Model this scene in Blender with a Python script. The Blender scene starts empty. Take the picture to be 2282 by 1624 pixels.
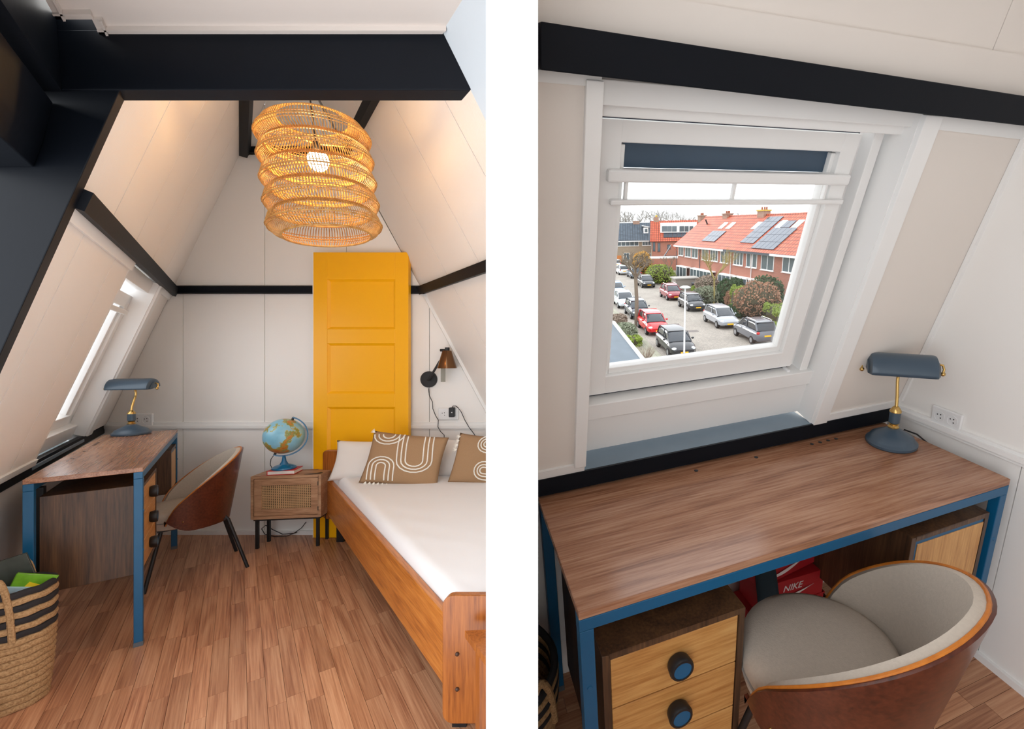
import bpy, bmesh, math, random
from mathutils import Vector, Matrix, noise
random.seed(7)
sc = bpy.context.scene
# ------------------------------------------------------------------ camera
F, PX, PY, CH = 1040.0, 1400.0, 793.0, 1.32     # focal length and principal point in the 2282x1624 frame, eye height
cam = bpy.data.objects.new('camera', bpy.data.cameras.new('camera'))
sc.collection.objects.link(cam)
cam.location = (0, 0, CH)
cam.rotation_euler = (math.pi / 2, 0, 0)
cam.data.sensor_fit = 'HORIZONTAL'
cam.data.sensor_width = 36
cam.data.lens = F / 2282 * 36
cam.data.shift_x = (1141 - PX) / 2282
cam.data.shift_y = (PY - 812) / 2282
cam.data.clip_start = 0.05
cam.data.clip_end = 400
sc.camera = cam
# ------------------------------------------------------------------ world (overcast daylight)
w = bpy.data.worlds.new('overcast'); sc.world = w
w.use_nodes = True
bg = w.node_tree.nodes['Background']
bg.inputs['Color'].default_value = (0.93, 0.965, 1.0, 1)
bg.inputs['Strength'].default_value = 1.0
# hazy sun: a soft directional share of the overcast light, coming in through the roof windows
sun = bpy.data.objects.new('hazy_sun', bpy.data.lights.new('hazy_sun', 'SUN')); sc.collection.objects.link(sun)
sun.data.energy = 0.9; sun.data.angle = math.radians(24); sun.data.color = (1.0, 0.97, 0.93)
sun.rotation_euler = Vector((0.50, -0.62, -0.60)).to_track_quat('-Z', 'Y').to_euler()
# ------------------------------------------------------------------ exposure
sc.view_settings.view_transform = 'Standard'
sc.view_settings.look = 'None'
sc.view_settings.gamma = 1
sc.view_settings.use_curve_mapping = False
sc.view_settings.exposure = 1.3

# ------------------------------------------------------------------ helpers
PI = math.pi
V = Vector
def col_(c):
    return tuple(((x / 255) / 12.92 if x / 255 <= 0.04045 else ((x / 255 + 0.055) / 1.055) ** 2.4) for x in c) + (1,)
def mix(a, b, t): return tuple(x + (y - x) * t for x, y in zip(a, b))
MATS = {}
def nodes(name):
    m = bpy.data.materials.new(name); m.use_nodes = True
    nt = m.node_tree
    return m, nt, nt.nodes['Principled BSDF']
def bump_(nt, src, b, strength, dist=0.002):
    n = nt.nodes.new('ShaderNodeBump'); n.inputs['Strength'].default_value = strength; n.inputs['Distance'].default_value = dist
    nt.links.new(src, n.inputs['Height']); nt.links.new(n.outputs[0], b.inputs['Normal'])
def paint(name, c, rough=0.5, metal=0.0, var=0.04, scale=6, bump=0.0, bscale=60, coat=0.0, obj_var=0.0, spec=0.5):
    if name in MATS: return MATS[name]
    m, nt, b = nodes(name)
    b.inputs['Roughness'].default_value = rough; b.inputs['Metallic'].default_value = metal
    b.inputs['Coat Weight'].default_value = coat; b.inputs['Specular IOR Level'].default_value = spec
    tc = nt.nodes.new('ShaderNodeTexCoord'); nz = nt.nodes.new('ShaderNodeTexNoise')
    nz.inputs['Scale'].default_value = scale; nz.inputs['Detail'].default_value = 4
    nt.links.new(tc.outputs['Object'], nz.inputs['Vector'])
    mp = nt.nodes.new('ShaderNodeMapRange'); mp.inputs['To Min'].default_value = 1 - var; mp.inputs['To Max'].default_value = 1 + var
    nt.links.new(nz.outputs['Fac'], mp.inputs['Value'])
    hs = nt.nodes.new('ShaderNodeHueSaturation'); hs.inputs['Color'].default_value = col_(c)
    last = mp.outputs[0]
    if obj_var:
        oi = nt.nodes.new('ShaderNodeObjectInfo'); m2 = nt.nodes.new('ShaderNodeMapRange')
        m2.inputs['To Min'].default_value = 1 - obj_var; m2.inputs['To Max'].default_value = 1 + obj_var
        nt.links.new(oi.outputs['Random'], m2.inputs['Value'])
        mm = nt.nodes.new('ShaderNodeMath'); mm.operation = 'MULTIPLY'
        nt.links.new(last, mm.inputs[0]); nt.links.new(m2.outputs[0], mm.inputs[1]); last = mm.outputs[0]
    nt.links.new(last, hs.inputs['Value']); nt.links.new(hs.outputs[0], b.inputs['Base Color'])
    if bump:
        n2 = nt.nodes.new('ShaderNodeTexNoise'); n2.inputs['Scale'].default_value = bscale; n2.inputs['Detail'].default_value = 3
        nt.links.new(tc.outputs['Object'], n2.inputs['Vector']); bump_(nt, n2.outputs['Fac'], b, bump)
    MATS[name] = m; return m
def wood(name, c1, c2, c3=None, scale=(1.5, 22, 22), rough=0.4, obj_var=0.0, coat=0.0, bump=0.1, rings=0.5, ringscale=6.0):
    """grain runs along the local axis with the small scale number"""
    if name in MATS: return MATS[name]
    m, nt, b = nodes(name)
    b.inputs['Roughness'].default_value = rough; b.inputs['Coat Weight'].default_value = coat; b.inputs['Coat Roughness'].default_value = 0.25
    tc = nt.nodes.new('ShaderNodeTexCoord'); oi = nt.nodes.new('ShaderNodeObjectInfo')
    mv = nt.nodes.new('ShaderNodeVectorMath'); mv.operation = 'MULTIPLY_ADD'
    cb = nt.nodes.new('ShaderNodeCombineXYZ')
    for i in range(3): nt.links.new(oi.outputs['Random'], cb.inputs[i])
    nt.links.new(cb.outputs[0], mv.inputs[0]); mv.inputs[1].default_value = (13.7, 7.3, 5.1); nt.links.new(tc.outputs['Object'], mv.inputs[2])
    mp = nt.nodes.new('ShaderNodeMapping'); mp.inputs['Scale'].default_value = scale
    nt.links.new(mv.outputs[0], mp.inputs['Vector'])
    n1 = nt.nodes.new('ShaderNodeTexNoise'); n1.inputs['Scale'].default_value = 5.5; n1.inputs['Detail'].default_value = 4; n1.inputs['Roughness'].default_value = 0.6
    nt.links.new(mp.outputs[0], n1.inputs['Vector'])
    # cathedral grain: low frequency noise cut into contour lines
    mp2 = nt.nodes.new('ShaderNodeMapping'); mp2.inputs['Scale'].default_value = tuple(max(0.35, s * 0.16) for s in scale)
    nt.links.new(mv.outputs[0], mp2.inputs['Vector'])
    n2 = nt.nodes.new('ShaderNodeTexNoise'); n2.inputs['Scale'].default_value = 1.6; n2.inputs['Detail'].default_value = 1.5
    nt.links.new(mp2.outputs[0], n2.inputs['Vector'])
    mm = nt.nodes.new('ShaderNodeMath'); mm.operation = 'MULTIPLY'; mm.inputs[1].default_value = ringscale * 6.28
    nt.links.new(n2.outputs['Fac'], mm.inputs[0])
    sn = nt.nodes.new('ShaderNodeMath'); sn.operation = 'SINE'; nt.links.new(mm.outputs[0], sn.inputs[0])
    sm = nt.nodes.new('ShaderNodeMath'); sm.operation = 'MULTIPLY_ADD'; sm.inputs[1].default_value = 0.10 * rings; nt.links.new(sn.outputs[0], sm.inputs[0]); nt.links.new(n1.outputs['Fac'], sm.inputs[2])
    cr = nt.nodes.new('ShaderNodeValToRGB'); e = cr.color_ramp.elements
    e[0].position = 0.26; e[0].color = col_(c1); e[1].position = 0.72; e[1].color = col_(c3 or c2)
    if c3: q = cr.color_ramp.elements.new(0.5); q.color = col_(c2)
    nt.links.new(sm.outputs[0], cr.inputs['Fac'])
    hs = nt.nodes.new('ShaderNodeHueSaturation'); nt.links.new(cr.outputs[0], hs.inputs['Color'])
    if obj_var:
        m2 = nt.nodes.new('ShaderNodeMapRange'); m2.inputs['To Min'].default_value = 1 - obj_var; m2.inputs['To Max'].default_value = 1 + obj_var
        nt.links.new(oi.outputs['Random'], m2.inputs['Value']); nt.links.new(m2.outputs[0], hs.inputs['Value'])
    nt.links.new(hs.outputs[0], b.inputs['Base Color'])
    if bump: bump_(nt, sm.outputs[0], b, bump, 0.0006)
    MATS[name] = m; return m
def emit(name, c, s):
    m, nt, b = nodes(name)
    b.inputs['Emission Color'].default_value = col_(c); b.inputs['Emission Strength'].default_value = s; b.inputs['Base Color'].default_value = col_(c)
    MATS[name] = m; return m
def thinglass(name, tint=(255, 255, 255), refl=0.12):
    m = bpy.data.materials.new(name); m.use_nodes = True; nt = m.node_tree; nt.nodes.clear()
    o = nt.nodes.new('ShaderNodeOutputMaterial'); tr = nt.nodes.new('ShaderNodeBsdfTransparent'); gl = nt.nodes.new('ShaderNodeBsdfGlossy')
    tr.inputs[0].default_value = col_(tint); gl.inputs['Roughness'].default_value = 0.02
    fr = nt.nodes.new('ShaderNodeFresnel'); fr.inputs[0].default_value = 1.35
    mx = nt.nodes.new('ShaderNodeMixShader'); mm = nt.nodes.new('ShaderNodeMath'); mm.operation = 'MULTIPLY'; mm.inputs[1].default_value = refl * 4
    nt.links.new(fr.outputs[0], mm.inputs[0]); nt.links.new(mm.outputs[0], mx.inputs[0]); nt.links.new(tr.outputs[0], mx.inputs[1]); nt.links.new(gl.outputs[0], mx.inputs[2]); nt.links.new(mx.outputs[0], o.inputs[0])
    MATS[name] = m; return m

class MB:
    """collects shapes; build() links them as one mesh object"""
    def __init__(s): s.v = []; s.f = []; s.mi = []; s.cur = 0
    def add(s, vs, fs):
        o = len(s.v); s.v += [V(p) for p in vs]; s.f += [tuple(i + o for i in f) for f in fs]; s.mi += [s.cur] * len(fs); return s
    def box(s, lo, hi, m=None):
        x0, y0, z0 = lo; x1, y1, z1 = hi
        vs = [V(p) for p in ((x0, y0, z0), (x1, y0, z0), (x1, y1, z0), (x0, y1, z0), (x0, y0, z1), (x1, y0, z1), (x1, y1, z1), (x0, y1, z1))]
        if m: vs = [m @ p for p in vs]
        return s.add(vs, [(0, 3, 2, 1), (4, 5, 6, 7), (0, 1, 5, 4), (1, 2, 6, 5), (2, 3, 7, 6), (3, 0, 4, 7)])
    def prism(s, poly, off):
        """polygon and its copy moved by off"""
        n = len(poly); off = V(off); a = [V(p) for p in poly]; b = [p + off for p in a]
        return s.add(a + b, [tuple(range(n))[::-1], tuple(range(n, 2 * n))] + [(i, (i + 1) % n, n + (i + 1) % n, n + i) for i in range(n)])
    def tube(s, pts, r, n=8, closed=False, caps=True):
        pts = [V(p) for p in pts]; N = len(pts); rs = r if isinstance(r, (list, tuple)) else [r] * N
        vs = []; fs = []; up = None
        for i, p in enumerate(pts):
            a = pts[(i - 1) % N] if (closed or i > 0) else p; b = pts[(i + 1) % N] if (closed or i < N - 1) else p
            t = (b - a); t = t.normalized() if t.length > 1e-9 else V((0, 0, 1))
            if up is None: up = V((0, 0, 1)) if abs(t.z) < 0.9 else V((1, 0, 0))
            sd = t.cross(up); sd = sd.normalized() if sd.length > 1e-6 else t.orthogonal().normalized()
            up = sd.cross(t).normalized()
            for k in range(n):
                q = 2 * PI * k / n; vs.append(p + (sd * math.cos(q) + up * math.sin(q)) * rs[i])
        for i in range(N if closed else N - 1):
            j = (i + 1) % N
            for k in range(n): fs.append((i * n + k, i * n + (k + 1) % n, j * n + (k + 1) % n, j * n + k))
        if caps and not closed: fs += [tuple(range(n))[::-1], tuple((N - 1) * n + k for k in range(n))]
        return s.add(vs, fs)
    def lathe(s, prof, n=32, m=None, a0=0, a1=2 * PI):
        full = abs(a1 - a0 - 2 * PI) < 1e-6; k = n if full else n + 1
        vs = []; fs = []
        for r, z in prof:
            for i in range(k):
                q = a0 + (a1 - a0) * i / n; p = V((r * math.cos(q), r * math.sin(q), z)); vs.append(m @ p if m else p)
        for j in range(len(prof) - 1):
            for i in range(n): 
                i2 = (i + 1) % k
                fs.append((j * k + i, j * k + i2, (j + 1) * k + i2, (j + 1) * k + i))
        if full:
            if prof[0][0] > 1e-6: fs.append(tuple(range(k))[::-1])
            if prof[-1][0] > 1e-6: fs.append(tuple((len(prof) - 1) * k + i for i in range(k)))
        return s.add(vs, fs)
    def grid(s, fn, nu, nv, cu=False):
        vs = [fn(i / nu, j / nv) for j in range(nv + 1) for i in range(nu + (0 if cu else 1))]; k = nu if cu else nu + 1
        return s.add(vs, [(j * k + i, j * k + (i + 1) % k, (j + 1) * k + (i + 1) % k, (j + 1) * k + i) for j in range(nv) for i in range(nu)])
    def sphere(s, c, r, n=16, sq=(1, 1, 1)):
        c = V(c); vs = []; fs = []; h = n // 2
        for j in range(h + 1):
            a = PI * j / h
            for i in range(n): vs.append(c + V((math.sin(a) * math.cos(2 * PI * i / n) * r * sq[0], math.sin(a) * math.sin(2 * PI * i / n) * r * sq[1], math.cos(a) * r * sq[2])))
        for j in range(h):
            for i in range(n): fs.append((j * n + i, (j + 1) * n + i, (j + 1) * n + (i + 1) % n, j * n + (i + 1) % n))
        return s.add(vs, fs)
    def build(s, name, mat, parent=None, smooth=False, bevel=0, seg=2, clip=None, weld=True, mw=None, solid=0, keep=None):
        me = bpy.data.meshes.new(name); me.from_pydata([tuple(p) for p in s.v], [], s.f)
        for m in (mat if isinstance(mat, (list, tuple)) else [mat]): me.materials.append(m)
        me.polygons.foreach_set('material_index', s.mi)
        bm = bmesh.new(); bm.from_mesh(me)
        if weld: bmesh.ops.remove_doubles(bm, verts=bm.verts, dist=1e-5)
        if bevel: bmesh.ops.bevel(bm, geom=bm.edges[:] + bm.verts[:], offset=bevel, segments=seg, affect='EDGES', profile=0.5, clamp_overlap=True)
        if clip:
            for co, no in clip:
                r = bmesh.ops.bisect_plane(bm, geom=bm.verts[:] + bm.edges[:] + bm.faces[:], plane_co=co, plane_no=no, clear_outer=True)
                ed = [e for e in r['geom_cut'] if isinstance(e, bmesh.types.BMEdge)]
                if ed: bmesh.ops.holes_fill(bm, edges=ed, sides=0)
        bmesh.ops.recalc_face_normals(bm, faces=bm.faces)
        bm.to_mesh(me); bm.free()
        if smooth:
            me.polygons.foreach_set('use_smooth', [True] * len(me.polygons))
            if smooth != 'all':
                try: me.set_sharp_from_angle(angle=math.radians(40))
                except Exception: pass
        return link(name, me, parent, mw)
def link(name, me, parent=None, mw=None):
    o = bpy.data.objects.new(name, me); sc.collection.objects.link(o)
    if parent: o.parent = parent
    if mw is not None: o.matrix_local = mw
    return o
def tag(o, label=None, cat=None, group=None, kind=None):
    if label: o['label'] = label
    if cat: o['category'] = cat
    if group: o['group'] = group
    if kind: o['kind'] = kind
    return o
def thing(name, label, cat, mw=None, group=None):
    o = bpy.data.objects.new(name, None); sc.collection.objects.link(o); o.empty_display_size = 0.1
    if mw is not None: o.matrix_world = mw
    return tag(o, label, cat, group)
def copy_tree(o, parent=None):
    c = o.copy(); sc.collection.objects.link(c); c.parent = parent
    for ch in list(o.children): copy_tree(ch, c)
    return c
def TR(x, y, z): return Matrix.Translation((x, y, z))
def RZ(a): return Matrix.Rotation(a, 4, 'Z')
def RX(a): return Matrix.Rotation(a, 4, 'X')
def RY(a): return Matrix.Rotation(a, 4, 'Y')
def frame(o, x, y, z):
    m = Matrix.Identity(4)
    for i, a in enumerate((x, y, z)):
        for r in range(3): m[r][i] = V(a)[r]
    for r in range(3): m[r][3] = V(o)[r]
    return m
def clip_poly(pts, co, no):
    out = []; n = len(pts); no = V(no); co = V(co)
    for i in range(n):
        a, b = V(pts[i]), V(pts[(i + 1) % n]); da, db = (a - co).dot(no), (b - co).dot(no)
        if da <= 0: out.append(a)
        if da * db < 0: out.append(a.lerp(b, da / (da - db)))
    return out
CAM = V((0, 0, CH))
def ray(u, v): return V(((u - PX) / F, 1, -(v - PY) / F))
def P(u, v, d): return CAM + ray(u, v) * d                         # point at depth d seen at pixel u,v
def on(u, v, co, no):
    q = ray(u, v); return CAM + q * ((V(co) - CAM).dot(V(no)) / q.dot(V(no)))
def fl(u, v): return on(u, v, (0, 0, 0), (0, 0, 1))
def uplane(U, side):                                               # plane that keeps u<U (side=1) or u>U (side=-1)
    return (CAM, V((1, -(U - PX) / F, 0)) * side)
CL = uplane(1089, 1); CR = uplane(1193, -1)

# ------------------------------------------------------------------ materials
white = paint('white_wall_paint', (244, 241, 237), 0.55, var=0.012, scale=2.5, bump=0.03, bscale=90)
whitetrim = paint('white_trim_gloss', (243, 242, 240), 0.35, var=0.015, bump=0.03)
offwhite = paint('ceiling_paint', (216, 205, 197), 0.6, var=0.015)
divwhite = paint('divider_white_paint', (252, 252, 252), 0.7, var=0.0)
black = paint('black_beam_paint', (14, 18, 25), 0.5, var=0.15, scale=9, bump=0.12, bscale=35, spec=0.15)
blackm = paint('black_metal', (24, 25, 28), 0.45, var=0.05)
blue = paint('petrol_blue_metal', (8, 88, 130), 0.38, var=0.07, scale=14)
slate = paint('grey_sill_stone', (120, 138, 152), 0.3, var=0.12, scale=9)
yellow = paint('yellow_door_paint', (255, 184, 0), 0.38, var=0.03, scale=3, bump=0.05, bscale=50)
navy = paint('slate_blue_lacquer', (66, 84, 100), 0.33, var=0.03, coat=0.15)
brass = paint('brass', (205, 170, 105), 0.25, metal=0.95, var=0.05)
plastic = paint('white_plastic', (236, 236, 236), 0.35, var=0.01)
greyhole = paint('dark_hole', (50, 50, 52), 0.7, var=0)
cordm = paint('black_cord', (22, 23, 26), 0.55, var=0)
woodf = wood('laminate_floor', (152, 98, 70), (192, 138, 103), (210, 160, 124), (0.6, 26, 26), 0.34, obj_var=0.12, bump=0.05, rings=0.9, ringscale=5)
wooddesk = wood('walnut_desk_top', (128, 84, 60), (166, 118, 90), (186, 142, 113), (1.3, 30, 30), 0.22, bump=0.06, rings=0.8)
wooddark = wood('dark_walnut_panel', (58, 40, 28), (84, 58, 39), (104, 74, 48), (24, 24, 1.3), 0.42, bump=0.08, rings=0.9)
woodlight = wood('light_oak_front', (172, 116, 58), (198, 144, 82), (212, 162, 98), (1.6, 26, 26), 0.4, bump=0.04, rings=0.7)
woodlightv = wood('light_oak_door', (178, 124, 66), (204, 152, 90), (218, 168, 106), (24, 24, 1.6), 0.4, bump=0.04, rings=0.6)
teak = wood('teak_bed', (150, 82, 24), (188, 112, 40), (206, 132, 58), (22, 1.2, 22), 0.32, coat=0.25, bump=0.05, rings=0.7)
teakx = wood('teak_bed_board', (124, 64, 20), (160, 90, 32), (178, 106, 44), (22, 22, 1.2), 0.3, coat=0.3, bump=0.05, rings=0.6)
shellw = wood('mahogany_shell', (62, 27, 16), (84, 38, 23), (98, 48, 30), (2.0, 16, 16), 0.32, coat=0.25, bump=0.04, rings=0.6)
nswood = wood('pine_nightstand', (150, 112, 82), (182, 140, 106), (200, 162, 128), (1.8, 20, 20), 0.55, bump=0.1, rings=0.8)
cream = paint('beige_upholstery', (196, 184, 170), 0.95, var=0.10, scale=120, bump=0.5, bscale=260)
pipe = paint('grey_piping', (150, 144, 138), 0.8, var=0.02)
linen = paint('white_linen', (236, 235, 236), 0.9, var=0.015, bump=0.25, bscale=14)
linen2 = paint('pillow_linen', (232, 226, 220), 0.9, var=0.02, bump=0.35, bscale=11)
tan = paint('tan_cushion_cotton', (166, 132, 98), 0.95, var=0.07, scale=160, bump=0.4, bscale=300)
rope = paint('white_cord', (242, 238, 228), 0.9, var=0.03, bump=0.4, bscale=200)
rattan = wood('rattan', (146, 98, 44), (186, 136, 70), (208, 164, 98), (8, 8, 8), 0.5, bump=0.0, rings=0.2)
canem = paint('cane_webbing', (196, 160, 116), 0.6, var=0.12, scale=60)
jute = wood('seagrass', (132, 98, 62), (176, 140, 98), (196, 162, 118), (30, 30, 30), 0.85, bump=0.4, rings=0.2)
juteblk = paint('black_seagrass', (38, 36, 38), 0.8, var=0.3, scale=50, bump=0.4)
globblue = paint('globe_stand_blue', (22, 110, 156), 0.3, var=0.03, coat=0.4)
redbook = paint('red_book_cover', (206, 42, 44), 0.45, var=0.05)
paper = paint('paper_pages', (240, 238, 232), 0.8, var=0.03)
bronze = paint('smoked_bronze', (120, 86, 58), 0.16, metal=0.85, var=0.03)
# ================================================================== LEFT ROOM: structure
D0 = F * CH / (1190 - PY)                       # depth of the gable wall
DV = V(((534 - PX) / F, 1, 0))                  # direction in which the room runs away
def Ld(u, v, D): return P(u, v, D0) + DV * (D - D0)   # wall point (u,v) slid along the room to depth D
NLS = DV.cross(P(230, 958, D0) - P(385, 645, D0)).normalized()
if NLS.x > 0: NLS = -NLS                        # outward normal of the left slope
NRS = DV.cross(P(1083, 905, D0) - P(940, 645, D0)).normalized()
if NRS.x < 0: NRS = -NRS
def ls(v, D, off=0): return Ld(385 + 0.495 * (645 - v), v, D) + NLS * off
def rs(v, D, off=0): return Ld(940 + 0.537 * (v - 645), v, D) + NRS * off
def struct(name, mb, mat, **k):
    o = mb.build(name, mat, **k); tag(o, kind='structure'); return o
# ---- dividing wall between the two rooms
mb = MB(); a0, a1 = 1083.0, 1199.0
poly = [P(a0, PY, .5), P(a1, PY, .5), P(a1 - 6, PY, 4.2), P(a0 + 3, PY, 4.2)]
for p in poly: p.z = -1.2
mb.prism(poly, (0, 0, 4.4)); struct('wall_divider', mb, divwhite)
# ---- floor
mb = MB()
fp = [Ld(215, 1190, D0 + .1), Ld(215, 1190, .9), V((P(1094, 0, .9).x, .9, 0)), V((P(1094, 0, D0 + .1).x, D0 + .1, 0))]
for p in fp: p.z = -.004
floor = struct('floor', MB().prism(fp, (0, 0, -.06)), paint('floor_joint', (120, 78, 54), 0.7))
ang = math.atan2(DV.y, DV.x); fm = frame((fp[0].x, fp[0].y, 0), (math.cos(ang), math.sin(ang), 0), (-math.sin(ang), math.cos(ang), 0), (0, 0, 1)); fmi = fm.inverted()
fpl = [fmi @ p for p in fp]
def lay_planks(parent, fm, polyl, x0, x1, y0, y1, w, mat, seed, limit=300, lmin=.26, lmax=.5):
    rnd = random.Random(seed); n = 0; inv = parent.matrix_world.inverted()
    y = y0
    while y < y1 and n < limit:
        x = x0 - rnd.random() * .4
        while x < x1:
            l = rnd.uniform(lmin, lmax); g = .0006
            q = [V((x + g, y + g, 0)), V((x + l - g, y + g, 0)), V((x + l - g, y + w - g, 0)), V((x + g, y + w - g, 0))]
            c = q
            for i in range(len(polyl)):
                a, b = polyl[i], polyl[(i + 1) % len(polyl)]
                e = b - a; no = V((e.y, -e.x, 0))
                if no.dot(sum(polyl, V()) / len(polyl) - a) > 0: no = -no
                c = clip_poly(c, V((a.x, a.y, 0)), no)
                if len(c) < 3: break
            if len(c) >= 3 and n < limit:
                o = V((x, y, 0))
                MB().prism([p - o for p in c], (0, 0, -.004)).build('plank', mat, parent, mw=inv @ fm @ TR(x, y, 0)); n += 1
            x += l
        y += w
    return n
ys = [p.y for p in fpl]; xs = [p.x for p in fpl]
lay_planks(floor, fm, fpl, min(xs), max(xs), min(ys), max(ys), .058, woodf, 3, limit=420 if False else 300, lmin=.34, lmax=.66)
# ---- gable wall (back)
apx = (651, 107)
def back(u, v, off=0): return P(u, v, D0) + V((0, -off, 0))
wb = struct('wall_back', MB().prism(clip_poly([back(200, 1195, -.012), back(1110, 1195, -.012), back(1110, 935, -.012), back(*apx, -.012), back(215, 965, -.012)], *CL), (0, .1, 0)), paint('panel_joint', (150, 146, 142), 0.8, var=0))
def panel_on_back(u0, u1, v0, v1):
    # rectangle cut by the two roof slopes
    q = [back(u0 + .7, v0, 0), back(u1 - .7, v0, 0), back(u1 - .7, v1, 0), back(u0 + .7, v1, 0)]
    q = clip_poly(q, ls(645, D0), NLS); q = clip_poly(q, rs(645, D0), NRS) if len(q) > 2 else q
    q = clip_poly(q, *CL) if len(q) > 2 else q
    if len(q) > 2: MB().prism(q, (0, .012, 0)).build('panel', white, wb)
for u0, u1 in ((200, 408), (408, 590), (590, 770), (770, 957), (957, 1120)):
    panel_on_back(u0, u1, 655, 940)
    panel_on_back(u0, u1, 955, 1190)
for u0, u1 in ((380, 590), (590, 772), (772, 960)): panel_on_back(u0, u1, 345, 636)
for u0, u1 in ((500, 590), (590, 720), (720, 840)): panel_on_back(u0, u1, 100, 328)
def bar_back(n, name, mat, u0, u1, v0, v1, t, cl=True):
    q = [back(u0, v0, 0), back(u1, v0, 0), back(u1, v1, 0), back(u0, v1, 0)]
    q = clip_poly(q, *CL)
    return struct(name, MB().prism(q, (0, -t, 0)), mat)
bar_back(1, 'trim_1', black, 378, 945, 639, 654, .03)
bar_back(2, 'trim_2', black, 530, 782, 330, 343, .03)
mb = MB()
for v0, v1, t in ((940, 956, .012), (947, 953, .02)):
    mb.prism(clip_poly([back(225, v0), back(1110, v0), back(1110, v1), back(225, v1)], *CL), (0, -t, 0))
struct('trim_3', mb, whitetrim)
bar_back(4, 'baseboard_back', whitetrim, 228, 1110, 1181, 1190, .015)
# ---- left slope, knee wall
wl = struct('wall_left', MB().prism([ls(108, D0 + .05, .012), ls(108, 1.40, .012), ls(960, 1.40, .012), ls(960, 2.245, .012), ls(650, 2.245, .012), ls(650, 3.0, .012), ls(960, 3.0, .012), ls(960, D0 + .05, .012)], NLS * .05), MATS['panel_joint'])
def panel_ls(v0, v1, D1, D2, off=0, name='panel'):
    g = .0025
    return MB().prism([ls(v0, D1 + g, off), ls(v1, D1 + g, off), ls(v1, D2 - g, off), ls(v0, D2 - g, off)], NLS * .012).build(name, whiter, wl)
# beadboard-like fine relief for the upper slopes
def ribbed(name, c, dirv, period):
    m, nt, b = nodes(name); b.inputs['Base Color'].default_value = col_(c); b.inputs['Roughness'].default_value = 0.5
    tc = nt.nodes.new('ShaderNodeTexCoord'); dp = nt.nodes.new('ShaderNodeVectorMath'); dp.operation = 'DOT_PRODUCT'; dp.inputs[1].default_value = V(dirv).normalized()
    nt.links.new(tc.outputs['Object'], dp.inputs[0])
    mm = nt.nodes.new('ShaderNodeMath'); mm.operation = 'MULTIPLY'; mm.inputs[1].default_value = 6.283 / period; nt.links.new(dp.outputs['Value'], mm.inputs[0])
    sn = nt.nodes.new('ShaderNodeMath'); sn.operation = 'SINE'; nt.links.new(mm.outputs[0], sn.inputs[0]); bump_(nt, sn.outputs[0], b, 0.25, 0.0012)
    return m
whiter = ribbed('white_fine_ribbed', (243, 237, 231), DV, .013)
for D1, D2 in ((1.40, 1.765), (1.765, 2.15), (2.15, 2.56), (2.56, 2.98), (2.98, D0 + .012)):
    panel_ls(347, 640, D1, D2); panel_ls(118, 330, D1, D2)
for D1, D2 in ((1.40, 1.60), (1.60, 2.0), (2.0, 2.245)): panel_ls(668, 945, D1, D2)
panel_ls(668, 945, 3.0, D0)
# purlins on the left slope
def purlin_ls(name, v0, v1, D1, D2, t):
    return struct(name, MB().prism([ls(v0, D1), ls(v1, D1), ls(v1, D1, -t), ls(v0, D1, -t)], DV * (D2 - D1)), black)
purlin_ls('trim_5', 640, 657, 1.40, D0, .035)
purlin_ls('trim_6', 331, 347, 1.40, D0, .05)
struct('trim_7', MB().prism([ls(657, 1.40), ls(668, 1.40), ls(668, 1.40, -.012), ls(657, 1.40, -.012)], DV * (2.245 - 1.40)), whitetrim)
struct('trim_8', MB().prism([ls(657, 3.02), ls(668, 3.02), ls(668, 3.02, -.012), ls(657, 3.02, -.012)], DV * (D0 - 3.02)), whitetrim)
struct('trim_9', MB().prism([ls(942, 1.40), ls(951, 1.40), ls(951, 1.40, -.010), ls(942, 1.40, -.010)], DV * (2.25 - 1.40)), whitetrim)
struct('trim_10', MB().prism([Ld(233, 948, 1.2), Ld(233, 965, 1.2), Ld(222, 965, 1.2), Ld(222, 948, 1.2)], DV * (D0 - 1.2)), black)
struct('wall_left_knee', MB().prism([Ld(228, 962, 1.2), Ld(228, 1190, 1.2), Ld(200, 1190, 1.2), Ld(200, 962, 1.2)], DV * (D0 - 1.2)), white)
# ---- right slope
q = [rs(100, D0 + .05, .012), rs(100, 1.40, .012), rs(1200, 1.40, .012), rs(1200, D0 + .05, .012)]
wr = struct('wall_right', MB().prism(clip_poly(q, *CL), NRS * .05), MATS['panel_joint'])
def panel_rs(v0, v1, D1, D2):
    g = .0025; q = clip_poly([rs(v0, D1 + g), rs(v1, D1 + g), rs(v1, D2 - g), rs(v0, D2 - g)], *CL)
    if len(q) > 2: MB().prism(q, NRS * .012).build('panel', whiter, wr)
for D1, D2 in ((1.40, 1.80), (1.80, 2.2), (2.2, 2.6), (2.6, 3.0), (3.0, D0)):
    for v0, v1 in ((118, 330), (346, 636), (655, 1195)): panel_rs(v0, v1, D1, D2)
def purlin_rs(name, v0, v1, D1, t):
    mb = MB().prism([rs(v0, D1), rs(v1, D1), rs(v1, D1, -t), rs(v0, D1, -t)], DV * (D0 - D1)); return struct(name, mb, black, clip=[CL])
purlin_rs('trim_11', 637, 653, 1.4, .035)
purlin_rs('trim_12', 331, 346, 1.4, .05)
struct('trim_13', MB().prism([rs(655, D0 - .01), rs(950, D0 - .01), rs(950, D0 - .01, -.02), rs(655, D0 - .01, -.02)], DV * -.012), whitetrim, clip=[CL])
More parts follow.
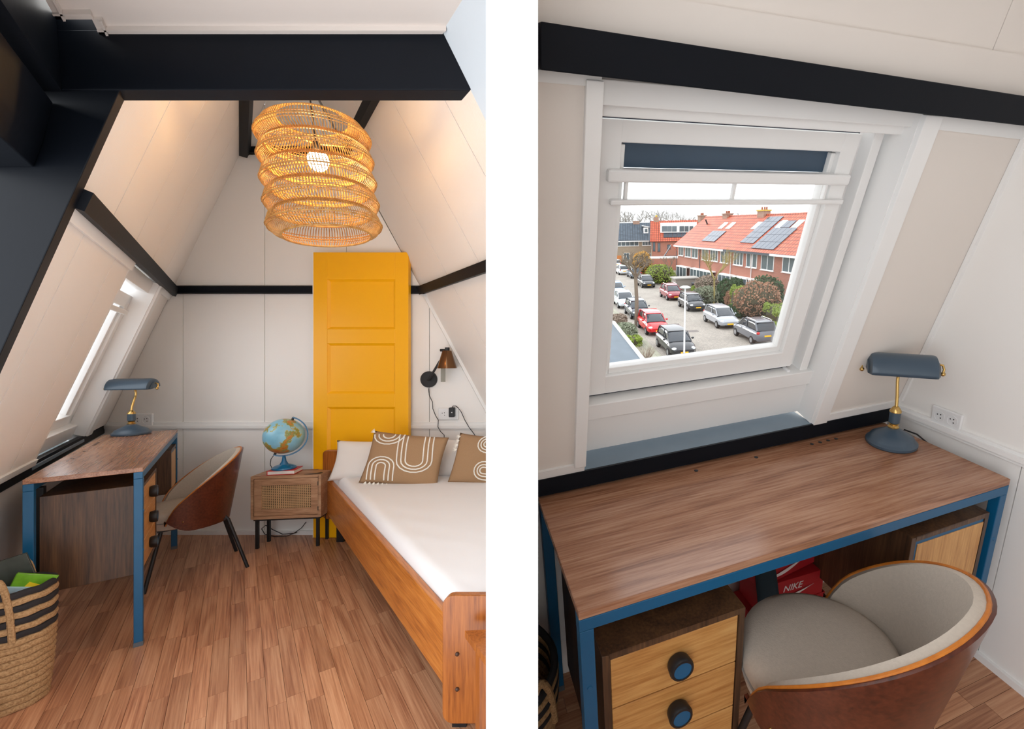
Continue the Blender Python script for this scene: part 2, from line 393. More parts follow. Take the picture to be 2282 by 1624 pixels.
# ---- near truss: rafter, collar beam, plates
DB = D0 / 2.55; DB2 = D0 / 2.45
def px_prism(poly, D, D2): return MB().prism([P(u, v, D) for u, v in poly], DV * (D2 - D))
A = lambda y: 255 - .4537 * (y - 228)
struct('trim_14', px_prism([(A(150), 150), (A(950), 950), (A(950) - 330, 950), (A(150) - 330, 150)], DB, DB2), black, bevel=.004)
struct('trim_15', px_prism([(100, 66), (985, 66), (1051, 200), (100, 200)], DB - .004, DB2), black, bevel=.003)
struct('trim_16', px_prism([(138, 203), (125, 28), (50, 28), (50, 203)], DB - .002, .55), black)
struct('trim_17', px_prism([(118, 228), (95, 320), (75, 372), (-60, 372), (-60, 228)], DB - .002, .55), black, bevel=.003)
# ---- ceiling in front of the truss
zc = P(0, 72, DB).z
def onc(u, v): return on(u, v, (0, 0, zc), (0, 0, 1))
cpts = [(222, 72), (985, 72), (1094, -103), (1094, -2000), (-977, -2000), (125, 37), (205, 37)]  # unseen end lengthened overhead to shade the cheek and beam front
ceil_ = struct('ceiling', MB().prism([onc(*q) for q in cpts], (0, 0, .05)), offwhite)
struct('trim_31', px_prism([(120, 30), (225, 30), (225, 75), (120, 75)], DB - .002, DB2 + .1), black)
def mould(a, b, name, n, wdt=.02, t=.008):
    a, b = onc(*a), onc(*b)
    struct(name, MB().prism([a, b, b + n * wdt, a + n * wdt], (0, 0, -t)), offwhite)
    struct(name.replace('trim_', 'trim_5'), MB().prism([a + n * wdt, b + n * wdt, b + n * wdt * 1.35, a + n * wdt * 1.35], (0, 0, -t * 1.7)), offwhite)
NX = V((1, 0, 0)); NB = -DV
mould((985, 72), (222, 72), 'trim_18', NB); mould((222, 72), (205, 37), 'trim_19', NX); mould((208, 37), (125, 37), 'trim_20', NB); mould((125, 37), (71, -63), 'trim_21', NX)
# ---- lowered slope beside the camera (right)
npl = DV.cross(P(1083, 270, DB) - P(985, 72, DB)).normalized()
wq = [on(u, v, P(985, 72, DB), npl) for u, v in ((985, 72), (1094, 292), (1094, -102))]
struct('wall_right_cheek', MB().prism(wq, (npl if npl.x > 0 else -npl) * .008), paint('cheek_shaded_white', (205, 211, 216), 0.6, var=0.02))  # white paint greyed: the cheek's shade is put into its colour
# ---- roof window in the left slope
wn = struct('window_1', MB().prism([ls(655, 3.02, .0), ls(948, 3.02, .0), ls(948, 3.02, .16), ls(655, 3.02, .16)], DV * -.03), whitetrim)   # far jamb
def wpart(name, poly, off, mat, bevel=0): return MB().prism(poly, off).build(name, mat, wn, bevel=bevel)
wpart('jamb', [ls(655, 2.245, 0), ls(948, 2.245, 0), ls(948, 2.245, .16), ls(655, 2.245, .16)], DV * .02, whitetrim)
wpart('casing', [ls(657, 3.0, -.012), ls(948, 3.0, -.012), ls(948, 3.09, -.012), ls(657, 3.09, -.012)], NLS * .03, whitetrim, .003)
wpart('head_board', [ls(655, 2.26, .03), ls(676, 2.26, .03), ls(676, 2.99, .03), ls(655, 2.99, .03)], NLS * .06, whitetrim)
for nm, (v0, v1, d0, d1, o, t) in {'sash_stile': (690, 928, 2.925, 2.99, .085, .045), 'sash_rail': (690, 712, 2.27, 2.99, .085, .045), 'glazing_bead': (700, 918, 2.895, 2.93, .10, .03), 'bottom_rail': (912, 930, 2.27, 2.99, .085, .05), 'near_stile': (690, 928, 2.27, 2.33, .085, .045)}.items():
    wpart(nm, [ls(v0, d0, o), ls(v1, d0, o), ls(v1, d1, o), ls(v0, d1, o)], NLS * t, whitetrim, .003)
wpart('vent_bar', [ls(716, 2.33, .06), ls(724, 2.33, .06), ls(724, 2.93, .06), ls(716, 2.93, .06)], NLS * .03, whitetrim, .004)
wpart('pane', [ls(712, 2.33, .115), ls(915, 2.33, .115), ls(915, 2.93, .115), ls(712, 2.93, .115)], NLS * .006, thinglass('roof_window_glass'))
wpart('bottom_board', [ls(930, 2.26, .05), ls(956, 2.26, .05), ls(956, 2.99, .05), ls(930, 2.99, .05)], NLS * .05, whitetrim, .004)
zz = P(230, 953, D0).z
sl = [ls(950, 2.25, -.0), ls(950, 3.0, -.0), ls(950, 3.0, .22), ls(950, 2.25, .22)]
for p in sl: p.z = zz
wpart('window_sill', sl, (0, 0, -.02), slate, .003)

# ================================================================== RIGHT ROOM: structure (a second attic room, pitched relative to the first)
MR = Matrix(((0.9341, -0.3566, -0.0182, -0.2599), (0.3384, 0.9002, -0.2741, 1.3296), (0.1141, 0.2499, 0.9615, -0.3940 + CH), (0, 0, 0, 1)))
q_ = MR.to_quaternion(); t_ = MR.to_translation(); MR = Matrix.Translation(t_) @ q_.to_matrix().to_4x4(); MRI = MR.inverted(); MR3 = q_.to_matrix()
RH, XG, Y0, Z0, AL = 0.69, 1.3557, -0.0192, 0.0601, 1.2903
CC = MRI @ CAM
def rl(u, v): return MRI.to_3x3() @ ray(u, v)
def onz(u, v, z): q = rl(u, v); return CC + q * ((z - CC.z) / q.z)
def onx(u, v, x): q = rl(u, v); return CC + q * ((x - CC.x) / q.x)
def ony(u, v, y): q = rl(u, v); return CC + q * ((y - CC.y) / q.y)
NS = V((0, math.sin(AL), math.cos(AL))); US = V((0, -math.cos(AL), math.sin(AL)))
def S(x, s, o=0): return V((x, Y0, Z0)) + US * s + NS * o
W3 = lambda pts: [MR @ p for p in pts]
def rprism(name, poly, off, mat, parent=None, kind=True, bevel=0, clip=True):
    q = W3(poly)
    if clip: q = clip_poly(q, *CR)
    if len(q) < 3: return None
    o = MB().prism(q, MR3 @ V(off)).build(name, mat, parent, bevel=bevel)
    if kind and not parent: tag(o, kind='structure')
    return o
XL = -1.3
HX0, HX1, HS0, HS1 = .135, .953, -.01, .968           # window opening in the slope
ws = struct('wall_window', MB().prism(clip_poly(W3([S(XL, 1.7, .012), S(XL, 0, .012), S(HX0, 0, .012), S(HX0, HS1, .012), S(XG, HS1, .012), S(XG, 1.7, .012)]), *CR), MR3 @ (NS * .05)).prism(W3([S(HX1, HS1, .012), S(HX1, 0, .012), S(XG + .05, 0, .012), S(XG + .05, HS1, .012)]), MR3 @ (NS * .05)), MATS['panel_joint'])
whr = paint('white_slope_board', (232, 224, 216), 0.6, var=0.015, bump=0.03)
def panel_s(x0, x1, s0, s1):
    g = .0015; rprism('panel', [S(x0 + g, s0), S(x1 - g, s0), S(x1 - g, s1), S(x0 + g, s1)], NS * .012, whr, ws)
for x0, x1 in ((XL, -.35), (-.35, HX0)): panel_s(x0, x1, .03, .955)
panel_s(HX1, XG, .03, .955)
for x0, x1 in ((XL, .03), (.03, .255), (.255, 1.10), (1.10, XG)): panel_s(x0, x1, 1.095, 1.7)
def sbar(name, x0, x1, a, b, c, d, t, mat, o=0, bevel=0):  # bar on the slope whose edges run from s=a,b at x0 to s=c,d at x1
    return rprism(name, [S(x0, a, -o), S(x0, b, -o), S(x1, d, -o), S(x1, c, -o)], NS * -t, mat, bevel=bevel)
sbar('trim_22', XL, XG, .998, 1.066, .948, 1.011, .045, black, 0, .002)
sbar('trim_23', XL, XG, 1.064, 1.098, 1.010, 1.098, .008, whr)
sbar('trim_24', XL, HX0, .955, 1.0, .955, .985, .006, whitetrim)
sbar('trim_25', HX1 + .05, XG, .925, .965, .915, .955, .006, whitetrim)
sbar('trim_26', XL, HX0, .0, .03, .0, .03, .008, whitetrim)
sbar('trim_27', HX1, XG, .0, .03, .0, .03, .008, whitetrim)
rprism('trim_28', [V((XL, Y0 - .012, Z0)), V((XG, Y0 - .012, Z0)), V((XG, Y0 - .012, Z0 - .05)), V((XL, Y0 - .012, Z0 - .05))], V((0, .04, 0)), black)
rprism('wall_knee', [V((XL, .012, Z0 - .04)), V((XG, .012, Z0 - .04)), V((XG, .012, -RH)), V((XL, .012, -RH))], V((0, .05, 0)), white)
# gable wall of the right room
wg = rprism('wall_gable', [V((XG + .012, .3, -RH - .01)), V((XG + .012, -2.6, -RH - .01)), V((XG + .012, -2.6, 1.9)), V((XG + .012, .3, 1.9))], V((.05, 0, 0)), MATS['panel_joint'], clip=False)
def panel_g(y0, y1, z0, z1):
    g = .0015; q = [V((XG, y0 - g, z0)), V((XG, y1 + g, z0)), V((XG, y1 + g, z1)), V((XG, y0 - g, z1))]
    q = clip_poly(q, S(0, 0), NS)
    if len(q) > 2: MB().prism(W3(q), MR3 @ V((.012, 0, 0))).build('panel', white, wg)
for y0, y1 in ((.1, -.45), (-.45, -.85), (-.85, -1.5), (-1.5, -2.6)): panel_g(y0, y1, .065, 1.8)
for y0, y1 in ((.1, -.445), (-.445, -.85), (-.85, -1.5), (-1.5, -2.6)): panel_g(y0, y1, -RH, .03)
mb = MB()
for z0, z1, t in ((.028, .066, .010), (.040, .056, .018)): mb.box((XG - t, -1.5, z0), (XG + .002, .05, z1), MR)
struct('trim_29', mb, whitetrim)
struct('baseboard_gable', MB().box((XG - .012, -1.5, -RH), (XG, .012, -RH + .025), MR), whitetrim)
struct('trim_30', MB().prism(W3([S(XG, .03, -.001), S(XG, .95, -.001), S(XG - .012, .95, -.001), S(XG - .012, .03, -.001)]), MR3 @ (NS * -.012)), whitetrim)
rprism('ceiling', [S(XL, 1.35, -.02), S(XG + .05, 1.35, -.02), V((XG + .05, -2.6, S(0, 1.35).z)), V((XL, -2.6, S(0, 1.35).z))], V((0, 0, .06)), offwhite)  # unseen ceiling, added to cut the light from above
rprism('wall_rear_unseen', [V((XL, -2.6, -RH)), V((XG + .05, -2.6, -RH)), V((XG + .05, -2.6, 1.45)), V((XL, -2.6, 1.45))], V((0, -.05, 0)), white)  # unseen wall behind the camera, added to dim this room
# floor of the right room
fpr = [V((XL, .012, -RH)), V((XG, .012, -RH)), V((XG, -2.6, -RH)), V((XL, -2.6, -RH))]
fw = [p + V((0, 0, -.004)) for p in fpr]
floor2 = tag(MB().prism(clip_poly(W3(fw), *CR), MR3 @ V((0, 0, -.05))).build('floor', MATS['floor_joint']), kind='structure')
c2 = [MRI @ p for p in clip_poly(W3(fpr), *CR)]
c2 = [V((p.x, p.y, 0)) for p in c2]
lay_planks(floor2, MR @ TR(0, 0, -RH), c2, XL, XG, -1.0, .012, .055, woodf, 5, limit=200)
# ---- roof window of the right room
wn2 = rprism('window_2', [S(HX1 - .006, .0, 0), S(HX1 - .006, HS1, 0), S(HX1 - .006, HS1, .17), S(HX1 - .006, .0, .17)], V((.02, 0, 0)), whitetrim)
def w2(name, x0, x1, s0, s1, o, t, mat=None, bevel=.002):
    return MB().prism(W3([S(x0, s0, o), S(x1, s0, o), S(x1, s1, o), S(x0, s1, o)]), MR3 @ (NS * t)).build(name, mat or whitetrim, wn2, bevel=bevel)
w2('casing', HX1 - .003, HX1 + .055, .0, .955, -.014, .026)
w2('casing', HX0 - .03, HX0 + .003, .02, .965, -.012, .024)
MB().prism(W3([S(HX0, 0, 0), S(HX0, HS1, 0), S(HX0, HS1, .17), S(HX0, 0, .17)]), MR3 @ V((-.02, 0, 0))).build('jamb', whitetrim, wn2)
w2('head_board', HX0, HX1, .905, .968, .035, .05)
w2('head_trim', HX0, HX1, .925, .968, .015, .02)
X1, X2, S1, S2 = .165, .872, .19, .898
w2('outer_frame', X2 + .004, HX1, .12, .93, .115, .06); w2('outer_frame', HX0, X1 - .004, .12, .93, .115, .06)
w2('outer_frame', X2 + .03, HX1 - .02, .13, .92, .075, .045)
gs = paint('window_gasket', (40, 44, 58), 0.5, var=0)
for g_ in ((X1 - .007, X1, S1 - .010, S2 + .007), (X2, X2 + .007, S1 - .010, S2 + .007), (X1, X2, S1 - .014, S1), (X1, X2, S2, S2 + .010)): w2('gasket', *g_, .104, .008, gs, 0)
w2('sash_stile', X1, X1 + .052, S1, S2, .09, .05); w2('sash_stile', X2 - .052, X2, S1, S2, .09, .05)
w2('sash_rail', X1 + .05, X2 - .05, S1, S1 + .058, .09, .05); w2('sash_rail', X1 + .05, X2 - .05, S2 - .045, S2, .09, .05)
w2('glazing_bead', X1 + .052, X1 + .066, S1 + .056, S2 - .05, .105, .03); w2('glazing_bead', X2 - .066, X2 - .052, S1 + .056, S2 - .05, .105, .03); w2('glazing_bead', X1 + .06, X2 - .06, S1 + .056, S1 + .075, .105, .03)
w2('vent_flap', X1 + .052, X2 - .052, S2 - .100, S2 - .045, .12, .02, paint('vent_blue_grey', (58, 82, 104), 0.35, var=0.15, scale=4), .001)
w2('vent_bar', X1 + .02, X2 - .005, S2 - .125, S2 - .098, .075, .035, None, .005)
w2('vent_bar', X1 + .03, X2 - .005, S2 - .175, S2 - .162, .075, .02, None, .004)
for x in (.23, .515, .80): w2('bracket', x, x + .008, S2 - .17, S2 - .118, .085, .012)
w2('pane', X1 + .05, X2 - .05, S1 + .05, S2 - .05, .118, .005, MATS['roof_window_glass'], 0)
w2('bottom_board', HX0, HX1, .125, .178, .06, .09); w2('bottom_board', HX0, HX1 - .0, .0, .130, .07, .09)
w2('stop_button', X2 - .022, X2 - .008, S1 - .018, S1 - .006, .075, .03, plastic, .004)
MB().prism(W3([V((HX0, Y0 - .004, Z0)), V((HX1 + .0, Y0 - .004, Z0)), V((HX1 + .0, .13, Z0 + .012)), V((HX0, .13, Z0 + .012))]), MR3 @ V((0, 0, -.012))).build('window_sill', slate, wn2)
# ================================================================== shared builders
def make_desk(name, label, mw, W, L, H, unit, cab):
    """origin at the floor under the back corner by the drawers; x along the desk, -y towards the sitter"""
    t = thing(name, label, 'desk', mw)
    top = MB().box((0, -W, H - .02), (L, 0, H)).build('tabletop', wooddesk, t, bevel=.002)
    for i in range(2): MB().lathe([(.006, 0), (.0065, .0012)], 10, TR(.48 + i * .22, -.045, H)).build('cable_hole', greyhole, top)
    for i in range(4): MB().lathe([(.006, 0), (.0065, .0012)], 10, TR(.93 + i * .035, -.04, H)).build('cable_hole', greyhole, top)
    b = .03
    for y in (-W, -b): MB().box((0, y, H - .05), (L, y + b, H - .02)).build('frame_rail', blue, t, bevel=.002)
    for x in (0, L - b):
        for y in (-W, -b):
            lg = MB().box((x, y, .006), (x + b, y + b, H - .05)).build('leg', blue, t, bevel=.002)
            MB().box((x - .001, y - .001, 0), (x + b + .001, y + b + .001, .02)).build('foot_cap', paint('grey_cap', (92, 98, 104), .5), lg)
            if y == -W:
                for z in (H - .2, H - .38): MB().lathe([(.006, 0), (.005, .002), (0, .0025)], 8, TR(x + b / 2, y, z) @ RX(PI / 2)).build('bolt', blue, lg)
    ux0, ux1, uz0, uz1 = unit
    e = .016; yb, yf = -.035, -W + .004
    u = MB()
    u.box((ux0, yf, uz0), (ux0 + e, yb, uz1)); u.box((ux1 - e, yf, uz0), (ux1, yb, uz1)); u.box((ux0 + e, yf, uz1 - e), (ux1 - e, yb, uz1)); u.box((ux0 + e, yf, uz0), (ux1 - e, yb, uz0 + e)); u.box((ux0 + e, yb - e, uz0 + e), (ux1 - e, yb, uz1 - e))
    un = u.build('drawer_unit', wooddark, t, bevel=.0015)
    MB().box((ux0 + .05, yb, uz0 + .05), (ux0 + .09, -.001, uz1 + .03)).build('hanger', blackm, un)
    h = (uz1 - uz0 - 2 * e) / 3
    for i in range(3):
        z0 = uz0 + e + i * h
        dr = MB().box((ux0 + e + .003, yf + .002, z0 + .002), (ux1 - e - .003, yf + .020, z0 + h - .002)).box((ux0 + e + .012, yf + .02, z0 + .012), (ux1 - e - .012, yb - .05, z0 + h - .03)).build('drawer', woodlight, t, bevel=.0015)
        cx = (ux0 + ux1) / 2; m = TR(cx, yf + .002, z0 + h / 2) @ RX(PI / 2) @ Matrix.Scale(1.3, 4)
        MB().lathe([(.018, 0), (.021, .004), (.023, .018), (.021, .022), (.017, .0225), (.016, .018)], 24, m).build('knob', blackm, dr, smooth=True)
        MB().lathe([(.0185, .016), (.0185, .0215), (0, .0222)], 24, m).build('knob_inlay', blue, dr, smooth=True)
    cx0, cx1, cz0, cz1 = cab
    u = MB()
    u.box((cx0, yf, cz0), (cx0 + e, yb, cz1)); u.box((cx1 - e, yf, cz0), (cx1, yb, cz1)); u.box((cx0 + e, yf, cz1 - e), (cx1 - e, yb, cz1)); u.box((cx0 + e, yf, cz0), (cx1 - e, yb, cz0 + e)); u.box((cx0 + e, yb - e, cz0 + e), (cx1 - e, yb, cz1 - e))
    cb = u.build('cabinet', wooddark, t, bevel=.0015)
    MB().box((cx0 + .05, yb, cz0 + .05), (cx0 + .09, -.001, cz1 + .03)).build('hanger', blackm, cb)
    d = MB().box((cx0 + e + .012, yf + .001, cz0 + e + .006), (cx1 - e - .002, yf + .018, cz1 - e - .012)).build('cabinet_door', woodlightv, t, bevel=.001)
    MB().box((cx0 + e + .002, yf + .003, cz0 + e + .004), (cx0 + e + .012, yf + .016, cz1 - e - .002)).box((cx0 + e + .012, yf + .003, cz1 - e - .012), (cx1 - e - .002, yf + .016, cz1 - e - .002)).build('door_edging', blue, d)
    MB().box((ux1 + .002, -.034, H - .3), (cx0 - .002, -.02, H - .08)).build('back_panel', wooddark, t)
    return t
def make_lamp(label, mw, k=1.0, twist=0):
    """banker's lamp: x is the long axis of the shade"""
    t = thing('desk_lamp', label, 'lamp', mw)
    K = lambda pr: [(r * k, z * k) for r, z in pr]
    MB().lathe(K([(.080, 0), (.084, .004), (.084, .012), (.078, .018), (.074, .022), (.070, .030), (.050, .042), (.026, .055), (.018, .062), (0, .063)]), 40).build('base', navy, t, smooth=True)
    MB().lathe(K([(.018, .061), (.019, .066), (.013, .072), (.017, .078), (.012, .083), (0, .084)]), 24).build('collar', brass, t, smooth=True)
    MB().lathe(K([(.018, .082), (.018, .122), (0, .122)]), 24).build('stem_sleeve', navy, t, smooth=True)
    MB().lathe(K([(.019, .121), (.019, .126), (.013, .136), (.008, .142), (0, .143)]), 24).build('collar', brass, t, smooth=True)
    M = RZ(twist)
    pts = [(0, 0, .140), (0, .002, .155), (0, .010, .18), (0, .030, .222), (0, .034, .240), (0, .028, .262)]
    MB().tube([M @ (V(p) * k) for p in pts], .0055 * k, 10).build('arm', brass, t, smooth=True)
    A0_, AS = .30, PI * .92
    def sh(u, v):
        a = A0_ + AS * v; e = min(1, min(u, 1 - u) / .07); rr = (.040 + .020 * math.sqrt(max(0, 1 - (1 - e) ** 2))) * k
        return M @ V(((u - .5) * .215 * k, math.cos(a) * rr + .012 * k, .268 * k + math.sin(a) * rr))
    mb = MB(); mb.grid(sh, 24, 16)
    s = mb.build('shade', navy, t, smooth=True)
    md = s.modifiers.new('thickness', 'SOLIDIFY'); md.thickness = .002; md.offset = 0
    for sg in (-1, 1):
        cap = [M @ V((sg * .1075 * k, math.cos(A0_ + AS * j / 14) * .040 * k + .012 * k, .268 * k + math.sin(A0_ + AS * j / 14) * .040 * k)) for j in range(15)]
        MB().prism(cap, M @ V((sg * .002 * k, 0, 0))).build('shade_end', navy, s)
    for sg in (-1, 1):
        MB().tube([M @ (V(p) * k) for p in ((sg * .108, .010, .300), (sg * .122, .008, .298), (sg * .126, .004, .285), (sg * .124, 0, .274))], .004 * k, 8).sphere(M @ (V((sg * .124, 0, .270)) * k), .008 * k, 12).build('knob', brass, t, smooth=True)
    return t
def make_chair(name, label, mw, k=1.0):
    """front is +y"""
    t = thing(name, label, 'chair', mw)
    def seat(u, v):
        a = 2 * PI * u
        rr, z = [(0, .355), (.19, .355), (.205, .362), (.212, .395), (.212, .43), (.205, .452), (.18, .468), (.1, .476), (0, .478)][min(8, int(v * 8 + .5))]
        ex = 1.0 + .05 * math.sin(a)
        return V((rr * math.cos(a) * 1.0, rr * math.sin(a) * ex + .01, z)) * k
    MB().grid(seat, 40, 8, cu=True).build('seat', cream, t, smooth=True)
    MB().tube([V((.2135 * math.cos(a), .2135 * math.sin(a) * (1 + .05 * math.sin(a)) + .01, .405)) * k for a in [2 * PI * i / 40 for i in range(40)]], .004 * k, 6, closed=True).build('seat_seam', pipe, t, smooth=True)
    TH = 1.95
    def ztop(th): 
        q = min(1, abs(th) / TH); return .80 - .355 * (q ** 1.7) - .05 * max(0, (q - .86) / .14) ** 2
    def zbot(th):
        q = min(1, abs(th) / TH); return .335 + .008 * q + .085 * max(0, (q - .72) / .28) ** 2
    def sp(th, z, off):
        hgt = max(0, (z - .335)) / .46; r = .232 + .075 * hgt * (1 - .25 * abs(th) / TH) + off
        return V((r * math.sin(th) * .98, -r * math.cos(th) * 1.0 + .01, z)) * k
    def face(off, u, v, inset=0):
        th = -TH * (1 - inset) + 2 * TH * (1 - inset) * u; z = zbot(th) + inset * .1 + (ztop(th) - zbot(th) - inset * .2) * v
        return sp(th, z, off)
    def shell(o0, o1, inset, nu=44, nv=12):
        mb = MB(); mb.grid(lambda u, v: face(o0, u, v, inset), nu, nv); mb.grid(lambda u, v: face(o1, 1 - u, v, inset), nu, nv)
        n = nu + 1; N = n * (nv + 1)
        def rim(seq): mb.f.extend([(seq[i][0], seq[i + 1][0], seq[i + 1][1], seq[i][1]) for i in range(len(seq) - 1)]); mb.mi.extend([0] * (len(seq) - 1))
        rim([(nv * n + i, N + nv * n + nu - i) for i in range(n)]); rim([(i, N + nu - i) for i in range(n)]); rim([(j * n, N + j * n + nu) for j in range(nv + 1)]); rim([(j * n + nu, N + j * n) for j in range(nv + 1)])
        return mb
    shell(.004, .016, 0).build('shell', shellw, t, smooth=True)
    shell(-.024, .003, .015).build('backrest', cream, t, smooth=True)
    MB().tube([face(.003, i / 44, 1.0) for i in range(45)], .005 * k, 6).build('shell_edge', wood('shell_edge_wood', (176, 98, 30), (206, 124, 44), None, (8, 8, 8), .35), t, smooth=True)
    for sg in (-1, 1):
        MB().tube([V((sg * .13, -.19, .37)) * k, V((sg * .135, -.212, .34)) * k, V((sg * .20, -.305, .0)) * k], .0105 * k, 10).build('leg', blackm, t, smooth=True)
        MB().tube([V((sg * .14, .11, .36)) * k, V((sg * .19, .19, .0)) * k], .0105 * k, 10).build('leg', blackm, t, smooth=True)
        for z in (.41,): MB().sphere(sp(sg * 1.62, z, .016) / 1, .004 * k, 8).build('rivet', brass, t, smooth=True)
    MB().box((-.15 * k, -.2 * k, .343 * k), (.15 * k, .13 * k, .356 * k)).build('under_frame', blackm, t)
    return t
def make_outlet(label, mw, gang=2):
    """lies in the xz plane, faces -y"""
    t = thing('wall_socket', label, 'socket', mw)
    MB().box((-.041 * gang / 1.35, -.012, -.036), (.041 * gang / 1.35, 0, .036)).build('cover_plate', plastic, t, bevel=.006, seg=3)
    for i in range(gang):
        x = (i - (gang - 1) / 2) * .052
        r = MB().lathe([(.0215, .010), (.0215, .0135), (.0195, .0135), (.0185, .008), (0, .008)], 24, TR(x, -.000, 0) @ RX(PI / 2)).build('socket_ring', plastic, t, smooth=True)
        for a in ((-.007, .006), (.007, -.006), (.006, .008)): MB().lathe([(.0026, .008), (.0026, .0088), (0, .0088)], 8, TR(x + a[0], -.0055, a[1]) @ RX(PI / 2)).build('pin_hole', greyhole, r)
    return t
def make_basket(label, mw, r0, r1, h, n=15, clip=None, black_from=.58):
    t = thing('woven_basket', label, 'basket', mw)
    inv = t.matrix_world.inverted()
    cl = None
    if clip: cl = [(inv @ clip[0], (inv.to_3x3() @ clip[1]).normalized())]
    th = h / n
    for i in range(n):
        f = (i + .5) / n; r = r0 + (r1 - r0) * math.sin(f * PI * .55) ** .8
        mb = MB(); rr = th * .55
        mb.grid(lambda u, v: V(((r + rr * math.cos(2 * PI * v) * .8) * math.cos(2 * PI * u), (r + rr * math.cos(2 * PI * v) * .8) * math.sin(2 * PI * u), th * (i + .5) + rr * math.sin(2 * PI * v) + .002 * math.sin(u * 2 * PI * 9 + i))), 40, 8, cu=True)
        dk = f > black_from and (i % 2 == (n - 1) % 2)
        mb.build('coil', juteblk if dk else jute, t, smooth=True, clip=cl)
    MB().lathe([(0, .004), (r0, .004), (r0, .012), (0, .012)], 32).build('bottom', jute, t, clip=cl)
    rt = r0 + (r1 - r0) * math.sin(PI * .55) ** .8 + .008
    for a in (-.95, 2.2):
        pts = []
        for j in range(15):
            q = j / 14; aa = a + (q - .5) * .62; z = h * .60 + (h * .52) * math.sin(PI * q) ** .55
            pts.append(V((math.cos(aa) * rt, math.sin(aa) * rt, z)))
        MB().tube(pts, .0095, 8).build('handle', jute, t, smooth=True, clip=cl)
    return t
def text_mesh(s, size, depth=.0006):
    cu = bpy.data.curves.new('lettering', 'FONT'); cu.body = s; cu.size = size; cu.extrude = depth; cu.align_x = 'CENTER'; cu.align_y = 'CENTER'; cu.shear = .25
    o = bpy.data.objects.new('lettering_tmp', cu); sc.collection.objects.link(o)
    dg = bpy.context.evaluated_depsgraph_get(); me = bpy.data.meshes.new_from_object(o.evaluated_get(dg)); bpy.data.objects.remove(o); me.materials.clear(); return me

# ================================================================== LEFT ROOM: things
# ---- desk
PSI = .6875; DX, DY, DW, DL, DH = -2.4815, 1.9109, .345, 1.4135, .812
mdesk = frame((DX, DY, 0), (-math.sin(PSI), math.cos(PSI), 0), (-math.cos(PSI), -math.sin(PSI), 0), (0, 0, 1))
make_desk('writing_desk', 'blue steel desk with brown wood-grain top standing next to the basket of picture books', mdesk, DW, DL, DH, (.045, .46, .315, .725), (1.10, 1.375, .44, .72))
# ---- banker's lamp on it
lp = on(293, 968, (0, 0, DH), (0, 0, 1))
make_lamp('slate blue banker lamp on the desk under the bright slanted roof window', TR(lp.x, lp.y, DH) @ RZ(.25), 1.10)
cp = [P(300, 962, lp.y + .03), P(303, 948, lp.y + .04), P(296, 944, lp.y + .05), P(283, 946, lp.y + .04), P(277, 958, lp.y + .02)]
make_outlet('white double wall socket behind the banker lamp on the panelled gable', TR(*back(320, 935, .0)) @ Matrix.Scale(1.35, 4))
# ---- chair
make_chair('tub_chair', 'brown plywood tub chair with beige seat tucked in beside the desk drawers and bed', TR(-2.70, 2.83, 0) @ RZ(2.42), .91)
# ---- yellow door leaning on the gable
dd = D0 - .075; sx = dd / F
door = thing('yellow_door', 'tall yellow panelled door leaning upright against the white gable wall behind the bed', 'door', TR(P(698, 0, dd).x, dd, 0))
W_, H_ = (910 - 698) * sx, P(0, 562, dd).z
xs_ = [0, 31 * sx, 182 * sx, W_]; th = .04
MB().box((xs_[0], 0, .003), (xs_[1], th, H_)).build('stile', yellow, door, bevel=.002); MB().box((xs_[2], 0, .003), (xs_[3], th, H_)).build('stile', yellow, door, bevel=.002)
zr = [P(0, v, dd).z for v in (562, 622, 733, 765, 877, 907, 1020, 1050, 1140)]
rails = [(zr[1], zr[0]), (zr[3], zr[2]), (zr[5], zr[4]), (zr[7], zr[6]), (.003, zr[8])]
for a, b in rails: MB().box((xs_[1], .0005, a), (xs_[2], th, b)).build('rail', yellow, door, bevel=.002)
for i in range(4):
    a, b = rails[i + 1][1], rails[i][0]
    pn = MB().box((xs_[1], .016, a), (xs_[2], .03, b)).build('door_panel', yellow, door)
    m = MB(); g = .016
    X0, X1_ = xs_[1], xs_[2]
    out = [V((X0, .003, a)), V((X1_, .003, a)), V((X1_, .003, b)), V((X0, .003, b))]; inn = [V((X0 + g, .016, a + g)), V((X1_ - g, .016, a + g)), V((X1_ - g, .016, b - g)), V((X0 + g, .016, b - g))]
    m.add(out + inn, [(j, (j + 1) % 4, 4 + (j + 1) % 4, 4 + j) for j in range(4)]); m.build('moulding', yellow, pn)
MB().box((-.006, .002, .003), (0, th, H_)).build('bare_edge', whitetrim, door)
# ---- nightstand
ny = 3.17; nx = P(558, 0, ny).x; nw = (712 - 566) / F * ny; zt = P(0, 1062, ny).z; zb = P(0, 1158, ny).z; nd = .17
ns = thing('cane_nightstand', 'small pine nightstand with woven cane door and thin black legs', 'nightstand', TR(nx, ny, 0) @ RZ(.13))
e = .018
mb = MB(); mb.box((0, 0, zb), (e, nd, zt)); mb.box((nw - e, 0, zb), (nw, nd, zt)); mb.box((e, 0, zt - e), (nw - e, nd, zt)); mb.box((e, 0, zb), (nw - e, nd, zb + e)); mb.box((e, nd - e, zb + e), (nw - e, nd, zt - e))
mb.build('body', nswood, ns, bevel=.002)
f0 = .045; x0, x1, z0, z1 = e + .003, nw - e - .003, zb + e + .003, zt - e - .003
dr = MB().box((x0, .002, z0), (x0 + f0, .02, z1)).box((x1 - f0, .002, z0), (x1, .02, z1)).box((x0 + f0, .002, z0), (x1 - f0, .02, z0 + f0)).box((x0 + f0, .002, z1 - f0), (x1 - f0, .02, z1)).build('cabinet_door', nswood, ns, bevel=.0015)
